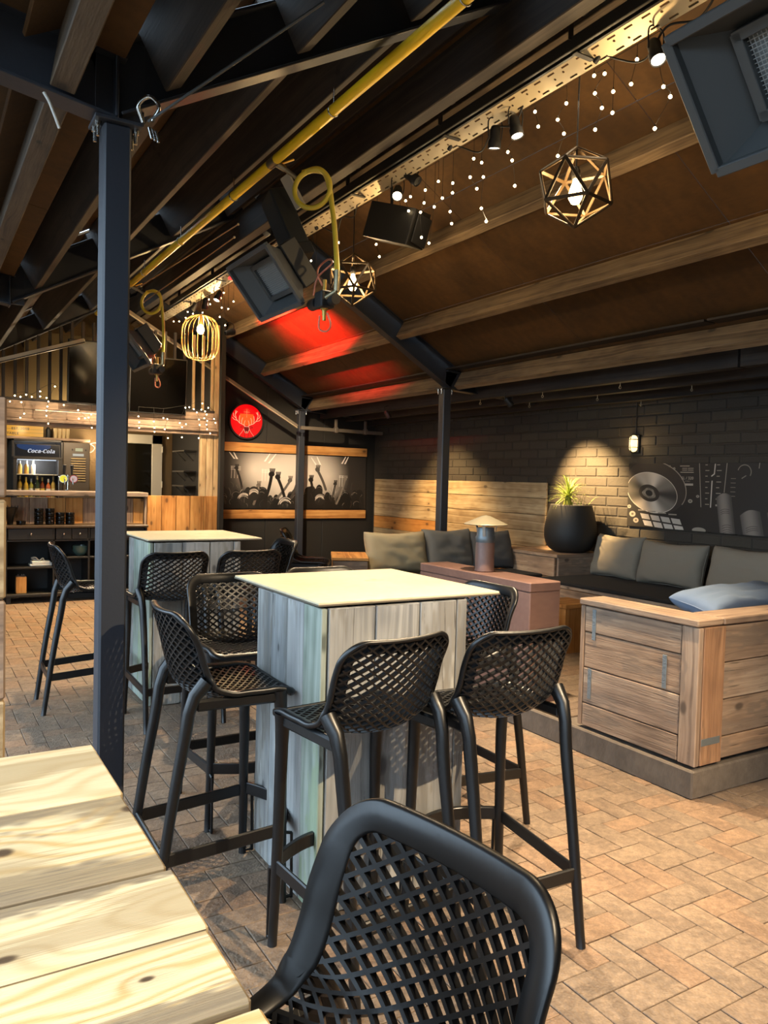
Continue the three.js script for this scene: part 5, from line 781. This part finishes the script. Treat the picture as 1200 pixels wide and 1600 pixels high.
// behind the bar
{
  const fr = thing('drinks_cooler', 'glass door drinks cooler behind the bar counter', 'cooler', [1.46, 0, -12.1]), mf = std(0x2b2722, 0.5), wht = glow(0.75, 0.85, 1, 1.1);
  part('cabinet', [at(cbox(0.66, 1.95, 0.03, 0.004), 0, 0.975, -0.27), at(cbox(0.03, 1.95, 0.56, 0.004), -0.315, 0.975, 0), at(cbox(0.03, 1.95, 0.56, 0.004), 0.315, 0.975, 0), at(cbox(0.66, 0.03, 0.56, 0.004), 0, 1.935, 0), at(cbox(0.66, 0.6, 0.56, 0.004), 0, 0.3, 0)], mf, fr);
  const head = canvasTex(512, 160, (c, w, h) => { c.fillStyle = '#0d1118'; c.fillRect(0, 0, w, h); c.fillStyle = '#1c3a66'; c.beginPath(); c.ellipse(210, 20, 200, 60, 0, 0, 7); c.fill(); c.fillStyle = '#f4f6ff'; c.font = 'italic bold 66px serif'; c.fillText('Coca-Cola', 130, 104); });
  part('header_sign', new THREE.PlaneGeometry(0.56, 0.17).translate(0, 1.79, 0.286), new THREE.MeshStandardMaterial({ color: 0x000000, emissive: 0xffffff, emissiveMap: head, emissiveIntensity: 0.9, roughness: 0.3 }), fr); part('header_box', at(cbox(0.58, 0.19, 0.05, 0.003), 0, 1.79, 0.257), mf, fr);
  part('cooler_light', at(cbox(0.5, 0.02, 0.03, 0.003), 0, 1.67, 0.2), wht, fr); lamp(fr, [0, 1.63, 0.15], 1.2, new THREE.Color().setRGB(0.85, 0.9, 1), 3);
  for (const y of [1.46, 1.14]) part('shelf', at(cbox(0.6, 0.012, 0.48, 0.002), 0, y, 0.0), mGalv, fr);
  const dr = part('door', [at(cbox(0.05, 1.05, 0.03, 0.003), -0.29, 1.16, 0.285), at(cbox(0.05, 1.05, 0.03, 0.003), 0.29, 1.16, 0.285), at(cbox(0.63, 0.04, 0.03, 0.003), 0, 1.69, 0.285), at(cbox(0.63, 0.04, 0.03, 0.003), 0, 0.64, 0.285)], mf, fr); part('pane', new THREE.PlaneGeometry(0.54, 1.0).translate(0, 1.17, 0.285), glassPane, dr); part('handle', rod(V(0.27, 1.0, 0.32), V(0.27, 1.4, 0.32), 0.01), mChrome, dr);
  const bot = (h, r) => lathe([[0.001, 0], [r, 0], [r, h * 0.55], [r * 0.85, h * 0.66], [r * 0.36, h * 0.76], [r * 0.33, h * 0.97], [0.001, h * 0.97]], 12), capG = new THREE.CylinderGeometry(0.013, 0.013, 0.05, 10), cols = [0x9a7a2a, 0xb8902e, 0x8f8a3a, 0x23301a, 0x6b3018, 0xa8542a, 0xb99a4a], tone = ['amber', 'gold', 'olive', 'dark green', 'brown', 'orange', 'straw'];
  cols.forEach((col, i) => { const b = thing('bottle', `${tone[i]} bottle on the lower cooler shelf`, 'bottle', [1.25 + i * 0.072, 1.147, -11.96 + (i % 2) * 0.05], i, 'bottles in the cooler'); part('glass_body', bot(0.29 - (i % 3) * 0.02, 0.032), std(col, 0.12), b); part('cap', capG, std([0xc8b070, 0xb9a050, 0xc0c0b8][i % 3], 0.35, 0.5), b, [0, 0.27 - (i % 3) * 0.02, 0]); part('paper_label', new THREE.CylinderGeometry(0.0328, 0.0328, 0.08, 14, 1, true).translate(0, 0.08, 0), std([0xd9c79a, 0xc7b04a, 0xd8d4c4][i % 3], 0.7), b); });
  [0xd0a85a, 0xb9863a, 0xcfc6b0].forEach((col, i) => { const b = thing('bottle', `${['honey', 'tan', 'clear'][i]} small bottle on the upper cooler shelf`, 'bottle', [1.25 + i * 0.085, 1.467, -11.98], i, 'bottles in the cooler'); part('glass_body', bot(0.19, 0.03), std(col, 0.12), b); part('cap', capG, std(0xd8d0b8, 0.4), b, [0, 0.16, 0]); });
  const m = thing('drinks_machine', 'dark drinks machine with slotted vent right of the cooler', 'machine', [1.985, 0, -12.15]); part('cabinet', at(cbox(0.36, 1.93, 0.5, 0.006), 0, 0.965, 0), std(0x4a4136, 0.5), m); for (let i = 0; i < 10; i++) part('vent_slat', at(cbox(0.2, 0.014, 0.02, 0.003), 0.02, 1.70 - i * 0.035, 0.255), std(0xa08c62, 0.4), m); part('display_screen', at(cbox(0.1, 0.045, 0.01, 0.002), 0.03, 1.83, 0.253), glow(0.75, 0.7, 0.4, 0.7), m); part('name_plate', at(cbox(0.15, 0.035, 0.01, 0.002), 0.02, 1.755, 0.253), glow(0.9, 0.85, 0.7, 0.6), m); for (const x of [-0.06, 0.12]) part('button', at(cbox(0.02, 0.02, 0.012, 0.002), x, 1.83, 0.254), mBlack, m);
  const sh = thing('wall_shelf', 'long shelf above the cooler behind the bar', 'shelf'); part('board', at(cbox(1.2, 0.035, 0.3, 0.004, 0), 1.6, 1.975, -12.25), wScaf[1], sh); for (const x of [1.1, 2.1]) part('bracket', [at(cbox(0.02, 0.12, 0.02, 0.002), x, 1.9, -12.38)], mBlack, sh);
  const lb = canvasTex(640, 256, (c, w, h) => { c.fillStyle = '#c98a1c'; c.fillRect(0, 0, w, h); c.fillStyle = '#7d5612'; for (let i = 1; i < 4; i++) c.fillRect(0, i * 64 - 3, w, 6); c.fillStyle = '#1a1208'; c.font = 'bold 60px sans-serif'; c.fillText('2019', 315, 56); c.fillText('EST. 2019', 170, 142); c.fillText('TABLE', 105, 232); });
  const ls = thing('lightbox_sign', 'yellow lettered lightbox standing on the bar shelf', 'sign', [1.29, 1.995, -12.2]); part('casing', at(cbox(0.58, 0.21, 0.05, 0.004), 0, 0.105, 0), std(0x3a2c18, 0.5), ls); part('sign_face', new THREE.PlaneGeometry(0.57, 0.2).translate(0, 0.105, 0.027), new THREE.MeshStandardMaterial({ color: 0x000000, emissive: 0xffffff, emissiveMap: lb, emissiveIntensity: 1.1, roughness: 0.5 }), ls); lamp(ls, [0, 0.1, 0.1], 0.4, AMBER, 4);
  const gg = lathe([[0.001, 0.004], [0.022, 0.004], [0.03, 0.14], [0.032, 0.14], [0.025, 0.0], [0.001, 0]], 14), mg = new THREE.MeshPhysicalMaterial({ color: 0xe8d9b0, roughness: 0.1, transmission: 0.7, thickness: 0 });
  for (let i = 0; i < 8; i++) { const g = thing('beer_glass', 'clear tall glass in the row on the bar shelf', 'glass', [1.74 + i * 0.055 - (i > 3 ? 0.22 : 0), 1.993, i > 3 ? -12.28 : -12.2], 0, 'glasses on the bar shelf'); part('glass', gg, mg, g); }
  const jug = thing('bottle', 'dark bottle between the lightbox and the glasses', 'bottle', [1.645, 1.993, -12.22]); part('glass_body', bot(0.2, 0.035), mBlack, jug); part('cap', capG, mBlack, jug, [0, 0.175, 0]);
  const lit = thing('tube_light', 'thin warm light tube below the bar shelf', 'light', [2.25, 1.9, -12.3]); part('light_tube', tube([V(-0.15, 0.0, 0.1), V(-0.05, 0.03, 0.12), V(0.03, -0.02, 0.12), V(-0.02, -0.09, 0.12), V(-0.12, -0.06, 0.12), V(-0.04, 0.03, 0.13), V(0.2, 0.06, 0.1)], 0.006, 50, 6), glow(1, 0.85, 0.55, 1.6), lit); lamp(lit, [0, 0, 0.2], 2.4, WARM, 4);
  // taps on the counter
  const tp = thing('beer_tap', 'chrome beer tap with two round badges on the bar counter', 'beer tap', [1.62, 1.273, -10.32]); part('column', lathe([[0.001, 0], [0.035, 0], [0.035, 0.01], [0.022, 0.02], [0.022, 0.2], [0.001, 0.2]], 18), mChrome, tp); part('cross_tube', rod(V(-0.08, 0.17, 0.0), V(0.08, 0.17, 0), 0.017, 0.017, 12), mChrome, tp);
  const badge = (bg, ring, txt) => canvasTex(128, 128, (c) => { c.fillStyle = ring; c.fillRect(0, 0, 128, 128); c.fillStyle = bg; c.beginPath(); c.arc(64, 64, 54, 0, 7); c.fill(); c.fillStyle = ring; c.font = 'bold 40px sans-serif'; c.fillText(txt, 34, 78); });
  for (const [x, b, k] of [[-0.06, badge('#f0e23a', '#e8e8c0', ''), 1.0], [0.06, badge('#f3d9d6', '#c2262c', '1C'), 0.6]]) { const d = part('badge_light', new THREE.CylinderGeometry(0.052, 0.052, 0.016, 28).rotateX(Math.PI / 2).translate(x, 0.15, 0.04), mChrome, tp); part('badge_sign', new THREE.CircleGeometry(0.048, 28).translate(x, 0.15, 0.0485), new THREE.MeshStandardMaterial({ color: 0x000000, emissive: 0xffffff, emissiveMap: b, emissiveIntensity: k, roughness: 0.4 }), d); part('tap_handle', rod(V(x * 0.7, 0.2, 0.02), V(x * 0.7, 0.32, 0.03), 0.012, 0.02, 10), mBlack, tp); part('spout', tube([V(x * 0.8, 0.17, 0.01), V(x * 0.8, 0.15, 0.06), V(x * 0.8, 0.08, 0.07)], 0.008, 12, 6), mChrome, tp); }
  // white door
  const d = thing('door_1', 'white framed glazed door behind the bar', 'door', [3.07, 0, -12.42], 0, null, 'structure'), mw = std(0xcfc7b2, 0.4);
  part('frame', [at(cbox(0.16, 2.12, 0.06, 0.005, 1), 0.19, 1.06, 0), at(cbox(0.16, 2.12, 0.06, 0.005, 1), -0.55, 1.06, 0), at(cbox(0.9, 0.14, 0.06, 0.005, 0), -0.18, 2.05, 0), at(cbox(0.9, 0.5, 0.05, 0.005, 0), -0.18, 0.25, 0)], mw, d); part('pane', at(cbox(0.58, 1.5, 0.01, 0.001), -0.18, 1.24, -0.005), std(0x15130d, 0.08), d); part('door_handle', [rod(V(0.13, 1.1, 0.03), V(0.13, 1.1, 0.07), 0.009), rod(V(0.13, 1.1, 0.07), V(0.03, 1.1, 0.07), 0.009)], mChrome, d);
  for (const y of [1.85, 1.3]) part('hinge', rod(V(0.27, y, 0.03), V(0.27, y + 0.1, 0.03), 0.01), mw, d);
  [1.86, 1.56, 1.345].forEach((y, i) => { const s = thing('corner_shelf', `${['top', 'middle', 'bottom'][i]} small shelf on the black wall inside the bar`, 'shelf', [3.51, y, -11.5], 0, 'small shelves inside the bar'); part('board', at(cbox(0.18, 0.02, 0.6, 0.003), -0.09, 0, 0), std(0x4a443a, 0.5), s); for (const z of [-0.2, 0.2]) part('bracket', bar(V(-0.01, -0.14, z), V(-0.15, -0.01, z), 0.012, 0.02), std(0x4a443a, 0.5), s); });
  // room light inside the bar
  const cl = thing('ceiling_lamp', 'warm tube lamp over the bar out of sight behind the beam', 'lamp', [1.9, 2.30, -11.2]); part('housing', at(cbox(1.2, 0.03, 0.1, 0.004), 0, 0.03, 0), mBlack, cl); part('light_tube', rod(V(-0.55, 0, 0), V(0.55, 0, 0), 0.015), glow(1, 0.78, 0.45, 4), cl); lamp(cl, [0, -0.12, 0], 5, WARM, 5);
  const ra = new THREE.RectAreaLight(WARM, 22, 1.1, 0.08); ra.position.set(0, -0.03, 0); ra.rotation.x = -Math.PI / 2; cl.add(ra);
}
shade(scene);
renderer.render(scene, camera);
